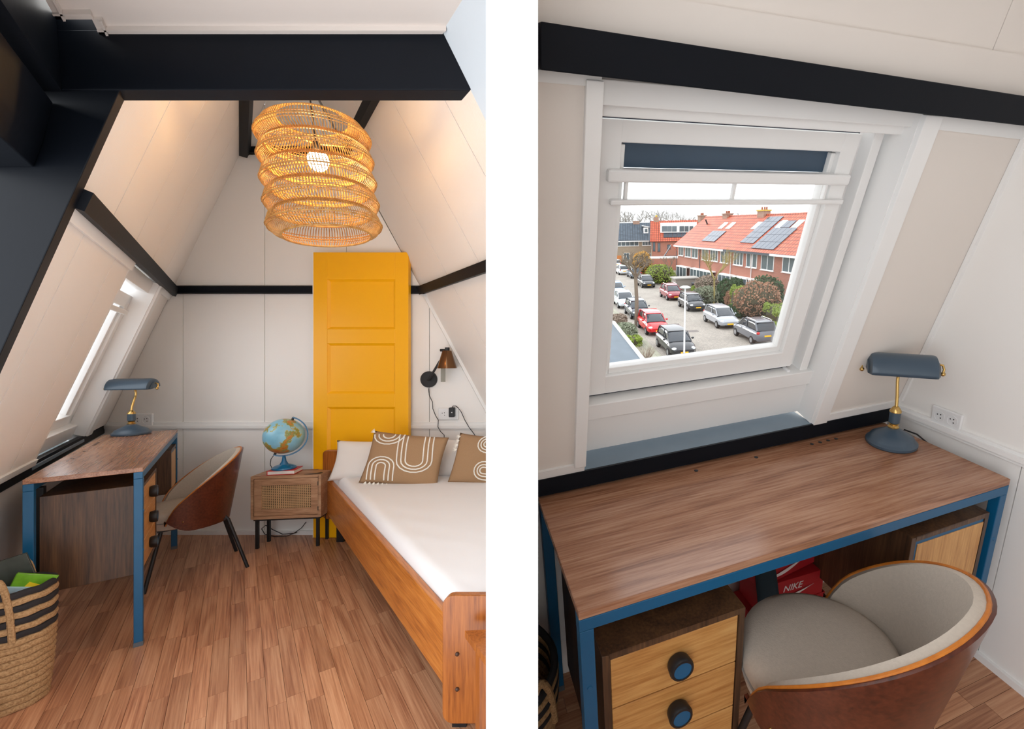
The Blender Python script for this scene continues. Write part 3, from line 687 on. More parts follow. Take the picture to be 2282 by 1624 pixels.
# cane webbing: crossing strands leaving round-ish holes
cx0, cx1, cz0, cz1 = x0 + f0, x1 - f0, z0 + f0, z1 - f0; mb = MB(); nxh, nzh = 24, 14
for i in range(nxh + 1):
    x = cx0 + (cx1 - cx0) * i / nxh; mb.box((x - .0030, .009, cz0), (x + .0030, .0105, cz1))
for j in range(nzh + 1):
    z = cz0 + (cz1 - cz0) * j / nzh; mb.box((cx0, .0098, z - .0030), (cx1, .0112, z + .0030))
px_, pz_ = (cx1 - cx0) / nxh, (cz1 - cz0) / nzh
for i in range(nxh):
    for j in range(nzh):
        x, z = cx0 + px_ * i, cz0 + pz_ * j
        for (a, b) in ((0, 0), (1, 0), (0, 1), (1, 1)):
            q = V((x + a * px_, .0095, z + b * pz_)); s1 = 1 if a == 0 else -1; s2 = 1 if b == 0 else -1
            mb.add([q, q + V((s1 * .0062, 0, 0)), q + V((0, 0, s2 * .0062))], [(0, 1, 2)])
cw = mb.build('cane_webbing', canem, dr, weld=False); tag(cw, kind='stuff')
MB().box((e, .03, zb + e), (nw - e, .034, zt - e)).build('inner_shade_sheet', paint('cabinet_shade', (26, 20, 16), .8), ns)  # near-black sheet stands in for the shaded hollow behind the cane
for z in (zt - .06, zb + .06): MB().tube([(x1 + .002, .001, z - .014), (x1 + .002, .001, z + .014)], .003, 6).build('hinge', blackm, dr)
for lx, ly in ((.02, .015), (nw - .04, .015), (.02, nd - .03), (nw - .04, nd - .03)): MB().box((lx, ly, 0), (lx + .018, ly + .018, zb - .012)).build('leg', blackm, ns, bevel=.001)
MB().box((.012, .012, zb - .014), (nw - .012, nd - .01, zb)).build('leg_frame', blackm, ns)
MB().prism([V((nw - .12, .02, zt)), V((nw - .07, .018, zt)), V((nw - .02, .03, zt)), V((nw - .01, .05, zt)), V((nw - .035, .075, zt)), V((nw - .05, .05, zt)), V((nw - .09, .036, zt))], (0, 0, .001)).build('dark_mark', paint('dark_mark_black', (40, 40, 42), .6), ns)  # flat irregular black mark on the top, near the right end
# ---- red book and globe
bk = thing('red_book', 'red hardback book lying flat under the blue globe', 'book', ns.matrix_world @ TR(.09, .018, zt) @ RZ(.08))
mb = MB(); mb.box((0, 0, 0), (.17, .125, .004)); mb.box((0, 0, .026), (.17, .125, .030)); mb.box((0, 0, 0), (.004, .125, .03)); mb.build('cover', redbook, bk, bevel=.001)
MB().box((.004, .004, .004), (.166, .122, .026)).build('pages', paper, bk)
MB().prism([V((.0, -.006, .003)), V((-.03, -.012, .0005)), V((-.03, -.006, .0005)), V((.0, .0, .003))], (0, 0, .001)).build('ribbon', redbook, bk)
gl = thing('globe', 'desk globe with blue oceans and blue meridian arm standing on a red book', 'globe', ns.matrix_world @ TR(.165, .082, zt + .0305) @ RZ(.45))
gr = .122; gc = V((0, 0, .228)); tilt = RY(math.radians(23))
def globemat():
    m, nt, b = nodes('globe_map'); b.inputs['Roughness'].default_value = .3; b.inputs['Coat Weight'].default_value = .2
    tc = nt.nodes.new('ShaderNodeTexCoord'); n1 = nt.nodes.new('ShaderNodeTexNoise'); n1.inputs['Scale'].default_value = 11.5; n1.inputs['Detail'].default_value = 6; n1.inputs['Roughness'].default_value = .55
    mp = nt.nodes.new('ShaderNodeMapping'); mp.inputs['Location'].default_value = (.335, .21, .05); nt.links.new(tc.outputs['Object'], mp.inputs[0]); nt.links.new(mp.outputs[0], n1.inputs['Vector'])
    cr = nt.nodes.new('ShaderNodeValToRGB'); cr.color_ramp.interpolation = 'LINEAR'; el = cr.color_ramp.elements
    el[0].position = .0; el[0].color = col_((96, 178, 214)); el[1].position = .495; el[1].color = col_((150, 208, 232))
    for p, c in ((.50, (196, 190, 130)), (.535, (128, 154, 88)), (.575, (206, 146, 62)), (.65, (190, 110, 44))): q = cr.color_ramp.elements.new(p); q.color = col_(c)
    nt.links.new(n1.outputs['Fac'], cr.inputs[0]); nt.links.new(cr.outputs[0], b.inputs['Base Color']); return m
MB().sphere((0, 0, 0), gr, 48).build('ball', globemat(), gl, smooth='all', mw=TR(*gc) @ tilt @ RZ(.6))
arc = []
for j in range(25):
    a = math.radians(-92 + 184 * j / 24 ); arc.append(gc + tilt @ V((math.cos(a) * (gr + .012), 0, math.sin(a) * (gr + .012))))
mb = MB()
for j in range(24):
    a, b = arc[j], arc[j + 1]; ra = (a - gc).normalized(); rb = (b - gc).normalized(); y = V((0, .009, 0))
    mb.add([a - y, a + y, b + y, b - y, a - y + ra * .008, a + y + ra * .008, b + y + rb * .008, b - y + rb * .008], [(0, 1, 2, 3), (7, 6, 5, 4), (0, 4, 5, 1), (1, 5, 6, 2), (2, 6, 7, 3), (3, 7, 4, 0)])
mb.build('meridian_arm', globblue, gl, smooth=True)
for sg in (-1, 1): MB().tube([gc + tilt @ V((0, 0, sg * (gr - .002))), gc + tilt @ V((0, 0, sg * (gr + .016)))], .008, 10).build('axis_pin', blackm, gl, smooth=True)
MB().lathe([(.070, 0), (.073, .005), (.071, .012), (.055, .022), (.026, .032), (.014, .055), (.010, .085), (.014, .094), (0, .096)], 36).build('foot', globblue, gl, smooth=True)
MB().tube([V((-.05, .02, .11)), V((-.075, .03, .07)), V((-.08, .04, .03)), V((-.07, .05, .0))], .0022, 6).build('lead', cordm, gl)
# ---- loose cable under the nightstand
cy = D0 - .05
pts = [P(u, v, cy) for u, v in ((682, 1163), (672, 1176), (655, 1188), (630, 1190), (608, 1180), (592, 1170), (583, 1178), (590, 1190), (612, 1195), (640, 1194), (655, 1188), (662, 1186))]
tag(MB().tube(pts, .0028, 6).build('power_cable', cordm, smooth=True), 'loose black cable looping on the floor beneath the cane nightstand', 'cable')
# ---- bed (fitted between the gable and the white dividing wall)
BD = V(((490 - PX) / F, 1, 0)); Dh, Df = 3.36, 1.56
fx = P(999, 0, Df).x
def bp(off, D, z): return V((fx, Df, z)) + BD * (D - Df) + V((off, 0, z - z))     # off = distance to the right of the outer rail face
bed = thing('teak_bed', 'teak bed frame with rounded headboard and footboard beside the yellow door', 'bed', TR(fx, Df, 0))
inv = bed.matrix_world.inverted(); clb = [(inv @ CL[0], CL[1])]
lb = lambda p: inv @ p
yaw = math.atan2(BD.y, BD.x) - PI / 2
BDn = BD.normalized(); BP = V((BDn.y, -BDn.x, 0)); rlen = BD.length * (Dh - Df)
MB().box((0, -.01, .195), (.03, rlen, .437)).build('side_rail', teak, bed, bevel=.004, mw=frame((0, 0, 0), BP, BDn, (0, 0, 1)))
MB().prism([V((.032, 0, .19)), V((.06, 0, .19)), V((.06, 0, .40)), V((.032, 0, .40))], BD * (Dh - Df)).build('inner_ledge', wooddark, bed)
def roundboard(x0, x1, z0, z1, y0, y1, r=.035):
    pts = []
    for cx, cz, a0 in ((x0 + r, z1 - r, PI / 2), (x0 + r, z0 + r, PI)):
        for j in range(7): a = a0 + PI / 2 * j / 6; pts.append(V((cx + r * math.cos(a), y0, cz + r * math.sin(a))))
    pts += [V((x1, y0, z0)), V((x1, y0, z1))]
    return MB().prism(pts, (0, y1 - y0, 0))
fb = roundboard(-.008, .45, .115, .535, -.032, -.002).build('footboard', teakx, bed, bevel=.004, clip=clb)
for z in (.345, .23): MB().sphere((.042, -.033, z), .007, 12).build('bolt_cap', paint('dark_bolt', (66, 38, 22), .4), fb, smooth=True)
hb = (BD * (Dh - Df))
hx = hb.x - .026
roundboard(hx, hx + 2.2, .145, .64, hb.y + .002, hb.y + .035, .03).build('headboard', teakx, bed, bevel=.004, clip=clb)
MB().box((hx + .03, hb.y - .02, .30), (hx + .055, hb.y + .002, .36)).build('bracket', blackm, bed)
for D in (Dh - .03, Df + .12):
    o = BD * (D - Df); MB().box((o.x + .08, o.y - .02, 0), (o.x + .13, o.y + .03, .24)).build('leg', blackm, bed)
# mattress with fitted sheet
mt = thing('mattress', 'mattress under a smooth white fitted sheet on the teak bed', 'mattress', TR(fx, Df, 0))
def mat_pt(u, v):
    D = Df + .014 + (Dh - Df - .02) * v; L = BD * (D - Df); x0 = L.x + .040; x1 = P(1096, 0, D).x - fx
    s = (x1 - x0) * u; ed = min(s, (D - Df) * 1.2); rr = .05
    z = .505 - (0 if ed > rr else rr - math.sqrt(max(0, rr * rr - (rr - ed) ** 2)))
    wv = noise.noise(V((s * 5 + D * 2, D * 7, 0))) * .004 + noise.noise(V((s * 30, D * 3, 3))) * .0018
    return V((x0 + s, D - Df, z + wv))
mb = MB(); us = [0, .004, .009, .018, .03, .05, .08, .12, .18, .25, .33, .42, .52, .64, .78, .9, 1.0]; nv = 60
rows = []
for j in range(nv + 1):
    v = (j / nv) ** 1.3; row = [mat_pt(u, v) for u in us]
    row = [V((row[0].x + .004, row[0].y, .36))] + row + [V((row[-1].x, row[-1].y, .36))]; rows.append(row)
k = len(rows[0]); mb.add([p for r in rows for p in r], [(j * k + i, j * k + i + 1, (j + 1) * k + i + 1, (j + 1) * k + i) for j in range(nv) for i in range(k - 1)] + [tuple(range(k)), tuple(nv * k + i for i in range(k))[::-1]])
mb.build('fitted_sheet', linen, mt, smooth='all', clip=clb)
# pillows and cushions
def pillow_mb(w, h, t, n=22, crease=.25, seed=0, corner=.10):
    def half(sg):
        def fn(u, v):
            x, y = u * 2 - 1, v * 2 - 1
            k = max(0, 1 - abs(x) ** 2.6) ** .55 * max(0, 1 - abs(y) ** 2.6) ** .55
            px = x * (1 - corner * (1 - abs(y) ** 2) * abs(x) ** 3 * .9); py = y * (1 - corner * (1 - abs(x) ** 2) * abs(y) ** 3 * .9)
            nz = noise.noise(V((x * 2.4 + seed, y * 2.4, seed * 1.7))) * crease * .25 + noise.noise(V((x * 6 + seed, y * 6, seed))) * crease * .08
            return V((px * w / 2, py * h / 2, sg * t / 2 * k * (1 + nz)))
        return fn
    mb = MB(); mb.grid(half(1), n, n); mb.grid(half(-1), n, n); return mb, half(1)
mtop = .507
def lean(u, v, D, tilt, spin=0, face=0):      # a frame whose xy plane is the pillow face, leaning back
    p = P(u, v, D); return TR(*p) @ RZ(face) @ RX(PI / 2 - tilt) @ RZ(spin)
def pillow(name, label, mw, w, h, t, mat, seed, cat='pillow', group=None, corner=.1):
    o = thing(name, label, cat, mw, group); inv = mw.inverted(); cl = [(inv @ CL[0], (inv.to_3x3() @ CL[1]).normalized())]
    mb, f = pillow_mb(w, h, t, seed=seed, corner=corner); mb.build('cover', mat, o, smooth='all', clip=cl); return o, f, cl
pillow('pillow', 'plain white pillow at the corner of the headboard', lean(825, 1024, 3.22, .45, 0, .08), .50, .28, .11, linen2, 1)
pillow('pillow', 'rumpled white pillow between the two tan cushions', lean(1018, 1020, 3.24, .5, 0, 0), .32, .28, .10, linen2, 4)
def cushion(label, mw, w, h, t, pattern, tassels, seed):
    o, f, cl = pillow('tan_cushion', label, mw, w, h, t, tan, seed, 'cushion', 'tan cushions with white cord loops', .06)
    def sf(x, y):
        u, v = max(.02, min(.98, x / w + .5)), max(.02, min(.98, y / h + .5)); return V((x, y, f(u, v).z + .002))
    for pts in pattern:
        dense = []
        for i in range(len(pts) - 1):
            for j in range(4): dense.append(V(pts[i]).lerp(V(pts[i + 1]), j / 4))
        dense.append(V(pts[-1])); dense = [p for p in dense if abs(p.x) < .49 and abs(p.y) < .49]
        if len(dense) > 2: MB().tube([sf(p.x * w, p.y * h) for p in dense], .0042, 6).build('cord_loop', rope, o, smooth=True, clip=cl)
    for x, y, dx, dy in tassels:
        mb = MB(); b = sf(x * w, y * h)
        for j in range(5):
            a = (j - 2) * .3; d = V((dx * math.cos(a) - dy * math.sin(a), dx * math.sin(a) + dy * math.cos(a), 0)).normalized(); mb.tube([b, b + d * .014 + V((0, 0, .004)), b + d * .028], [.0025, .002, .001], 5)
        mb.build('tassel', rope, o, clip=cl)
    return o
def arch(cx, cy, r, leg, a0=0, n=9, rot=0, sx=1):
    pts = [(r, -leg)] + [(r * math.cos(PI * j / n), r * math.sin(PI * j / n)) for j in range(n + 1)] + [(-r, -leg)]
    c, s = math.cos(rot), math.sin(rot); return [((cx + (x * c - y * s) * sx), cy + x * s + y * c, 0) for x, y in pts]
pat1 = [arch(-.24, -.17, r, .34, rot=.05) for r in (.17, .115, .06)] + [arch(.16, -.02, r, .62, rot=PI + .12) for r in (.22, .165, .11)] + [arch(-.26, .44, r, .3, rot=PI + .1) for r in (.20, .14, .08)]
cushion('tan cushion with white cord loops propped against the plain white pillow', lean(902, 1024, 3.05, .40, -.10, .05), .50, .34, .10, pat1, [(-.47, .46, -1, .6)] + [(-.40 + .055 * j, -.47, 0, -1) for j in range(6)], 2)
pat2 = [arch(.12, .30, r, .6, rot=PI / 2 - .15) for r in (.17, .115, .06)] + [arch(.16, -.22, r, .3, rot=PI / 2) for r in (.17, .11, .06)]
cushion('tan cushion with white cord loops pressed against the dividing wall', lean(1068, 1024, 3.08, .42, -.10, 0), .34, .33, .09, pat2, [(-.46, .42 - .09 * j, -1, -.4) for j in range(4)], 6)
# ---- wall lamp on the gable
wlx = back(957, 845, 0)
wlm = thing('wall_lamp', 'black swing-arm wall lamp with smoked metallic shade above the pillows', 'lamp', TR(*wlx))
MB().lathe([(.060, 0), (.060, .018), (.057, .022), (0, .022)], 36, RX(PI / 2)).build('wall_plate', blackm, wlm, smooth=True)
s1 = D0 / F
MB().tube([(.01, -.02, 0), (.012, -.06, 0), (.03, -.065, .012), (.105, -.07, .135), (.125, -.07, .155)], .0085, 10).build('arm', blackm, wlm, smooth=True)
shp = V((.165, -.085, .125)); 
MB().lathe([(.052, -.0), (.050, 0.0), (.024, .092), (.022, .094), (.0235, .090), (.050, 0)], 36, TR(.163, -.085, .085) @ Matrix.Scale(1.35, 4)).build('shade', bronze, wlm, smooth=True)
MB().tube([(.115, -.085, .215), (.165, -.085, .215)], .010, 12).build('hinge', blackm, wlm, smooth=True)
MB().lathe([(.016, 0), (.016, .03), (0, .03)], 16, TR(.165, -.085, .205)).build('lamp_cap', blackm, wlm, smooth=True)
MB().box((.118, -.086, -.015), (.152, -.0855, .085)).build('hang_tag', thinglass('frosted_tag', (215, 215, 210), .1), wlm)
def wallcord(name, label, pxs, off=.008, r=.0026):
    tag(MB().tube([back(u, v, off) for u, v in pxs], r, 6).build(name, cordm, smooth=True), label, 'cable')
wallcord('lamp_cord', 'thin black cord hanging from the swing-arm wall lamp down behind the pillows', [(958, 864), (960, 880), (967, 895), (968, 910), (974, 925), (980, 935), (979, 950), (985, 960), (993, 968), (993, 985)], .026)
make_outlet('white wall socket with a black plug beside the wall lamp cord', TR(*back(1000, 922, 0)) @ Matrix.Scale(1.25, 4))
pg = thing('black_plug', 'black power plug pushed into the socket near the pillows', 'plug', TR(*back(1011, 917, .012)))
MB().box((-.019, -.04, -.035), (.019, 0, .035)).build('plug_body', blackm, pg, bevel=.006, seg=3)
MB().tube([(.004, -.03, .033), (.012, -.03, .046), (.03, -.028, .046), (.045, -.015, .03)], .003, 6).build('lead_stub', cordm, pg, smooth=True)
MB().lathe([(.004, 0), (.004, .002), (0, .002)], 10, TR(.006, -.04, 0) @ RX(PI / 2)).build('indicator', plastic, pg)
wallcord('plug_cord', 'thin black cord running from the black plug down towards the cushions', [(1024, 909), (1030, 917), (1038, 935), (1048, 952), (1058, 965), (1066, 978)], .02)
# ---- wooden bench at the foot of the bed
b0 = P(1036, 1405, 1.48); b1_ = P(1100, 1500, 1.30)
bn = thing('wooden_bench', 'small wooden bench pushed against the bed footboard', 'bench', TR(b0.x, b0.y, 0))
inv = bn.matrix_world.inverted(); clc = [(inv @ CL[0], CL[1])]
zs_ = b0.z; dx_, dy_ = b1_.x - b0.x, b1_.y - b0.y
MB().prism([V((0, 0, zs_)), V((dx_, dy_, zs_)), V((dx_ + .2, dy_ + .05, zs_)), V((.2, .02, zs_))], (0, 0, -.022)).build('seat', teakx, bn, clip=clc)
MB().prism([V((.05, -.05, 0)), V((.075, -.09, 0)), V((.11, -.07, 0)), V((.085, -.03, 0))], (0, 0, zs_ - .022)).build('leg', teakx, bn, clip=clc)
# ---- basket with picture books
bc = V((-2.345, 1.775, 0))
make_basket('round seagrass basket with black-striped rim standing before the desk drawers', TR(bc.x, bc.y, 0), .082, .104, .45, n=18)
def picbook(name, label, mw, w, h, t, mats):
    o = thing(name, label, 'book', mw, None)
    MB().box((0, 0, 0), (w, .003, h)).box((0, t, 0), (w, t + .003, h)).box((0, 0, 0), (.003, t, h)).build('cover', mats[0], o)
    MB().box((.003, .003, .003), (w - .003, t, h - .003)).build('pages', paper, o)
    if len(mats) > 1: MB().prism([V((w * .2, -.001, h * .5)), V((w * .5, -.001, h * .42)), V((w * .8, -.001, h * .55)), V((w * .7, -.001, h * .8)), V((w * .4, -.001, h * .85))], (0, .001, 0)).build('cover_print', mats[1], o)
    return o
grn = paint('green_cover', (120, 180, 40), .4, var=.45, scale=25); ylw = paint('yellow_print', (250, 215, 40), .4, var=.1)
cyn = paint('pale_blue_cover', (190, 220, 235), .4, var=.1); blk = paint('dark_cover', (60, 66, 60), .4, var=.5, scale=30)
picbook('picture_book', 'green and yellow children picture book sticking out of the basket', TR(bc.x - .035, bc.y - .03, .33) @ RZ(.62) @ RY(.35), .11, .17, .012, [grn, ylw])
picbook('picture_book', 'pale blue picture book in front of the green one in the basket', TR(bc.x - .045, bc.y - .055, .31) @ RZ(.62) @ RY(.30), .10, .15, .010, [cyn, ylw])
picbook('picture_book', 'dark photo-covered book leaning at the back of the basket', TR(bc.x - .05, bc.y + .01, .33) @ RZ(.62) @ RY(-.25), .11, .20, .012, [blk])
# ---- rattan pendant lamp
lpos = P(722, 340, 2.1)
pl = thing('rattan_pendant', 'big five-tier woven rattan pendant lamp with glowing bulb under the black beam', 'lamp', TR(lpos.x, lpos.y, 0) @ TR(0, 0, 2.0) @ RY(-.13) @ TR(0, 0, -2.0))
RM = .222; step = 49.5 / F * 2.1; zb0 = P(0, 527, 2.1).z
for k in range(5):
    z0 = zb0 + k * step; rt, zt_ = .188, z0 + step * 1.06
    r_in = .172 if k == 0 else .189
    if k == 4: rt = .14; zt_ = z0 + step * 1.25
    zm = z0 + step * .46; mb = MB(); n = 120
    for j in range(n):
        a = 2 * PI * j / n; b = a + .035; q = .0021
        pr = [(rt, zt_, a - .03), (rt + (RM - rt) * .62, zt_ - (zt_ - zm) * .35, a - .018), (RM, zm, a), (r_in + (RM - r_in) * .55, z0 + (zm - z0) * .3, a + .02), (r_in, z0, a + .035)]
        mb.tube([(r * math.cos(t), r * math.sin(t), z) for r, z, t in pr], q, 4, caps=False)
    s = tag(mb.build('shade_tier', rattan, pl, weld=False), kind='stuff')
    for r, z, q in ((RM, zm, .0035), (r_in, z0, .0045), (rt, zt_, .0045), (RM * .985, zm + .012, .002), (RM * .985, zm - .012, .002)):
        MB().tube([(r * math.cos(2 * PI * i / 48), r * math.sin(2 * PI * i / 48), z) for i in range(48)], q, 6, closed=True).build('hoop', rattan, s, smooth=True)
zb_ = P(0, 357, 2.1).z
tp = zb0 + 4 * step
MB().sphere((0, 0, zb_), .042, 24, (1, 1, 1.15)).build('bulb', emit('warm_bulb', (255, 206, 138), 55), pl, smooth='all')
MB().lathe([(.016, zb_ + .045), (.018, zb_ + .05), (.018, zb_ + .075), (.012, zb_ + .085), (0, zb_ + .086)], 16).build('socket', blackm, pl, smooth=True)
MB().tube([(0, 0, zb_ + .08), (0, 0, 2.75)], .0035, 8).build('cord', cordm, pl)
for a in (0.3, .3 + 2 * PI / 3, .3 + 4 * PI / 3): MB().tube([(0, 0, tp + .02), (.195 * math.cos(a), .195 * math.sin(a), tp)], .0035, 6).build('spoke', rattan, pl)
# ================================================================== RIGHT ROOM: things
RW, RLn = .4395, 1.30
DHR = RH
make_desk('writing_desk', 'blue steel desk with brown wood-grain top below the roof window overlooking the street', MR @ TR(0, -.014, -RH), RW, RLn, RH, (.045, .40, .10, .555), (.93, 1.245, .22, .59))
l2 = onz(1995, 985, 0)
make_lamp('slate blue banker lamp at the desk end beside the gable socket and street window', MR @ TR(l2.x - .02, l2.y + .0, 0) @ RZ(-.66), .95, 0)
cpts_ = [V((l2.x + .05, l2.y + .02, .006)), V((l2.x + .075, l2.y + .03, .02)), V((1.285, l2.y - .01, .018)), V((1.318, l2.y - .05, -.02)), V((1.33, l2.y - .06, -.08))]
tag(MB().tube(W3(cpts_), .0028, 6).build('lamp_cord', cordm, smooth=True), 'black cord arching off the desk end behind the lamp base', 'cable')
os_ = onx(2112, 931, XG)
make_outlet('white double wall socket on the gable next to the desk with the street view', MR @ TR(XG, os_.y, os_.z) @ RZ(-PI / 2) @ Matrix.Scale(.86, 4))
cc = onz(1842, 1448, -RH + .42)
make_chair('tub_chair', 'brown plywood tub chair with beige seat below the street window desk', MR @ TR(cc.x, cc.y, -RH) @ RZ(.42), .905)
# basket with books at the left end of the desk
bq = onz(1222, 1545, -RH)
make_basket('round seagrass basket with striped rim squeezed between dividing wall and desk leg', MR @ TR(-.165, -.18, -RH), .10, .15, .33, clip=CR)
picbook('picture_book', 'dark photo book standing in the basket by the dividing wall', MR @ TR(-.16, -.15, -RH + .24) @ RZ(1.0) @ RY(.12), .11, .21, .012, [blk])
picbook('picture_book', 'slim blue book leaning in the basket by the dividing wall', MR @ TR(-.13, -.24, -RH + .22) @ RZ(1.1) @ RY(-.2), .02, .2, .008, [paint('blue_cover', (60, 110, 160), .4)])
# shoe boxes and a bag stacked under the desk
redbox = paint('red_card', (178, 30, 40), .55, var=.06); wprint = paint('white_print', (240, 236, 236), .6, var=.02)
def shoebox(label, mw, w, d, h):
    o = thing('shoe_box', label, 'box', mw)
    MB().box((-w / 2, 0, 0), (w / 2, d, h)).build('box_body', redbox, o, bevel=.001)
    lid = MB().box((-w / 2 - .003, -.003, h - .035), (w / 2 + .003, d + .003, h + .002)).build('lid', redbox, o, bevel=.001)
    tm = text_mesh('NIKE', h * .36); tm.materials.append(wprint)
    link('lettering', tm, o, TR(.0, -.0045, h * .68) @ RX(PI / 2))
    pts = []
    for j in range(13): t = j / 12; pts.append(V((-.42 + .84 * t, 0, -.02 + .30 * t ** 1.6)))
    low = [V((-.42 + .84 * t, 0, -.02 + .30 * t ** 1.6 - .22 * math.sin(PI * min(1, t * 1.02)) ** .8 * (1 - t) ** .6 )) for t in [j / 12 for j in range(12, -1, -1)]]
    MB().prism([V((p.x * w * .8, -.0045, h * .30 + p.z * h * .9)) for p in pts + low[1:-1]], (0, .001, 0)).build('swoosh_print', wprint, o)
    return o
def boxat(u, v, y): return ony(u, v, y)
b1 = boxat(1742, 1292, -.10); 
shoebox('red shoe box with white lettering on top of another under the desk', MR @ TR(b1.x, -.13, -.435) @ RZ(.10) @ RY(-.04), .26, .10, .10)
shoebox('lower red shoe box with white lettering beneath its twin', MR @ TR(b1.x + .005, -.145, -.540) @ RZ(-.03), .27, .11, .10)
shoebox('bottom red shoe box of the stack resting on the floor', MR @ TR(b1.x, -.15, -.69) @ RZ(.02), .30, .12, .148)
bgm = paint('dark_teal_fabric', (28, 48, 58), .9, var=.1, bump=.4, bscale=80)
bg_ = thing('dark_bag', 'dark teal fabric bag strap draped over the red shoe boxes', 'bag', MR @ TR(b1.x - .135, -.165, -.38))
MB().grid(lambda u, v: V((.035 * math.cos(2 * PI * u) * (1 + .4 * v) + .05 * v, .018 * math.sin(2 * PI * u), .07 - .27 * v + .006 * math.sin(9 * v + u * 6))), 16, 12, cu=True).build('bag_body', bgm, bg_, smooth=True)
MB().tube([(0, 0, .06), (.05, -.004, .09), (.11, 0, .075)], .008, 8).build('strap', bgm, bg_, smooth=True)

# ================================================================== STREET outside the right room's window
HSt = 8.0; GZ = CC.z - HSt
def crop(cx, cy): return 1330 + .2525 * cx, 430 + .2525 * cy
def EX(cx, cy, z=0): return onz(*crop(cx, cy), GZ + z)
def EP(cx, cy, co, no):
    q = rl(*crop(cx, cy)); return CC + q * ((V(co) - CC).dot(V(no)) / q.dot(V(no)))
ED = V((.168, 1, 0)).normalized(); ER = V((ED.y, -ED.x, 0))           # along the street (away), to its right
def SF(p, xdir): return MR @ frame(p, xdir, V((0, 0, 1)).cross(V(xdir)), (0, 0, 1))
def paving(name, c1, c2, sx, sy):
    m, nt, b = nodes(name); b.inputs['Roughness'].default_value = .85
    tc = nt.nodes.new('ShaderNodeTexCoord'); mp = nt.nodes.new('ShaderNodeMapping'); mp.inputs['Scale'].default_value = (1, 1, 1); nt.links.new(tc.outputs['Object'], mp.inputs[0])
    br = nt.nodes.new('ShaderNodeTexBrick'); br.inputs['Color1'].default_value = col_(c1); br.inputs['Color2'].default_value = col_(c2); br.inputs['Mortar'].default_value = col_(mix(c1, (90, 86, 80), .5)); br.inputs['Scale'].default_value = 1; br.inputs['Mortar Size'].default_value = .012
    br.inputs['Brick Width'].default_value = sx; br.inputs['Row Height'].default_value = sy; nt.links.new(mp.outputs[0], br.inputs['Vector'])
    nz = nt.nodes.new('ShaderNodeTexNoise'); nz.inputs['Scale'].default_value = .5; nz.inputs['Detail'].default_value = 5; nt.links.new(tc.outputs['Object'], nz.inputs['Vector'])
    hs = nt.nodes.new('ShaderNodeHueSaturation'); mr = nt.nodes.new('ShaderNodeMapRange'); mr.inputs['To Min'].default_value = .75; mr.inputs['To Max'].default_value = 1.25; nt.links.new(nz.outputs['Fac'], mr.inputs[0]); nt.links.new(mr.outputs[0], hs.inputs['Value']); nt.links.new(br.outputs['Color'], hs.inputs['Color']); nt.links.new(hs.outputs[0], b.inputs['Base Color']); return m
def brickwall(name, c1, c2, mortar):
    m, nt, b = nodes(name); b.inputs['Roughness'].default_value = .85
    tc = nt.nodes.new('ShaderNodeTexCoord'); sp = nt.nodes.new('ShaderNodeSeparateXYZ'); cb = nt.nodes.new('ShaderNodeCombineXYZ'); nt.links.new(tc.outputs['Object'], sp.inputs[0]); nt.links.new(sp.outputs[0], cb.inputs[0]); nt.links.new(sp.outputs[2], cb.inputs[1])
    br = nt.nodes.new('ShaderNodeTexBrick'); br.inputs['Color1'].default_value = col_(c1); br.inputs['Color2'].default_value = col_(c2); br.inputs['Mortar'].default_value = col_(mortar); br.inputs['Scale'].default_value = 1; br.inputs['Brick Width'].default_value = .22; br.inputs['Row Height'].default_value = .065; br.inputs['Mortar Size'].default_value = .008
    nt.links.new(cb.outputs[0], br.inputs['Vector']); nt.links.new(br.outputs['Color'], b.inputs['Base Color']); return m
def tilemat(name, c1, c2, per_x, per_s):
    m, nt, b = nodes(name); b.inputs['Roughness'].default_value = .6
    tc = nt.nodes.new('ShaderNodeTexCoord'); br = nt.nodes.new('ShaderNodeTexBrick'); br.offset = 0.0
    br.inputs['Color1'].default_value = col_(c1); br.inputs['Color2'].default_value = col_(c2); br.inputs['Mortar'].default_value = col_(tuple(x * .55 for x in c1)); br.inputs['Scale'].default_value = 1; br.inputs['Brick Width'].default_value = per_x; br.inputs['Row Height'].default_value = per_s; br.inputs['Mortar Size'].default_value = .045 * per_s * 3; br.inputs['Mortar Smooth'].default_value = .6
    nt.links.new(tc.outputs['Object'], br.inputs['Vector']); nz = nt.nodes.new('ShaderNodeTexNoise'); nz.inputs['Scale'].default_value = 1.2; nt.links.new(tc.outputs['Object'], nz.inputs['Vector'])
    hs = nt.nodes.new('ShaderNodeHueSaturation'); mr = nt.nodes.new('ShaderNodeMapRange'); mr.inputs['To Min'].default_value = .85; mr.inputs['To Max'].default_value = 1.15; nt.links.new(nz.outputs['Fac'], mr.inputs[0]); nt.links.new(mr.outputs[0], hs.inputs['Value']); nt.links.new(br.outputs['Color'], hs.inputs['Color']); nt.links.new(hs.outputs[0], b.inputs['Base Color']); return m
roadm = paving('street_pavers', (150, 144, 136), (168, 160, 150), .22, .11)
pavem = paving('pavement_slabs', (146, 146, 128), (160, 158, 142), .3, .3)
soilm = paint('garden_soil', (120, 116, 92), .95, var=.3, scale=.8)
redbrick = brickwall('red_brick', (150, 84, 66), (166, 98, 78), (170, 140, 124)); tanbrick = brickwall('beige_brick', (146, 128, 108), (160, 142, 120), (170, 160, 146))
orgtile = tilemat('orange_roof_tiles', (180, 76, 46), (196, 96, 64), .42, .5); slatetile = tilemat('dark_slate_tiles', (64, 76, 88), (78, 90, 102), .5, .45)
winw = paint('white_window_frame', (240, 240, 238), .4, var=.01); wing = paint('house_window_glass', (86, 98, 104), .12, var=.35, scale=1.2, coat=.3)
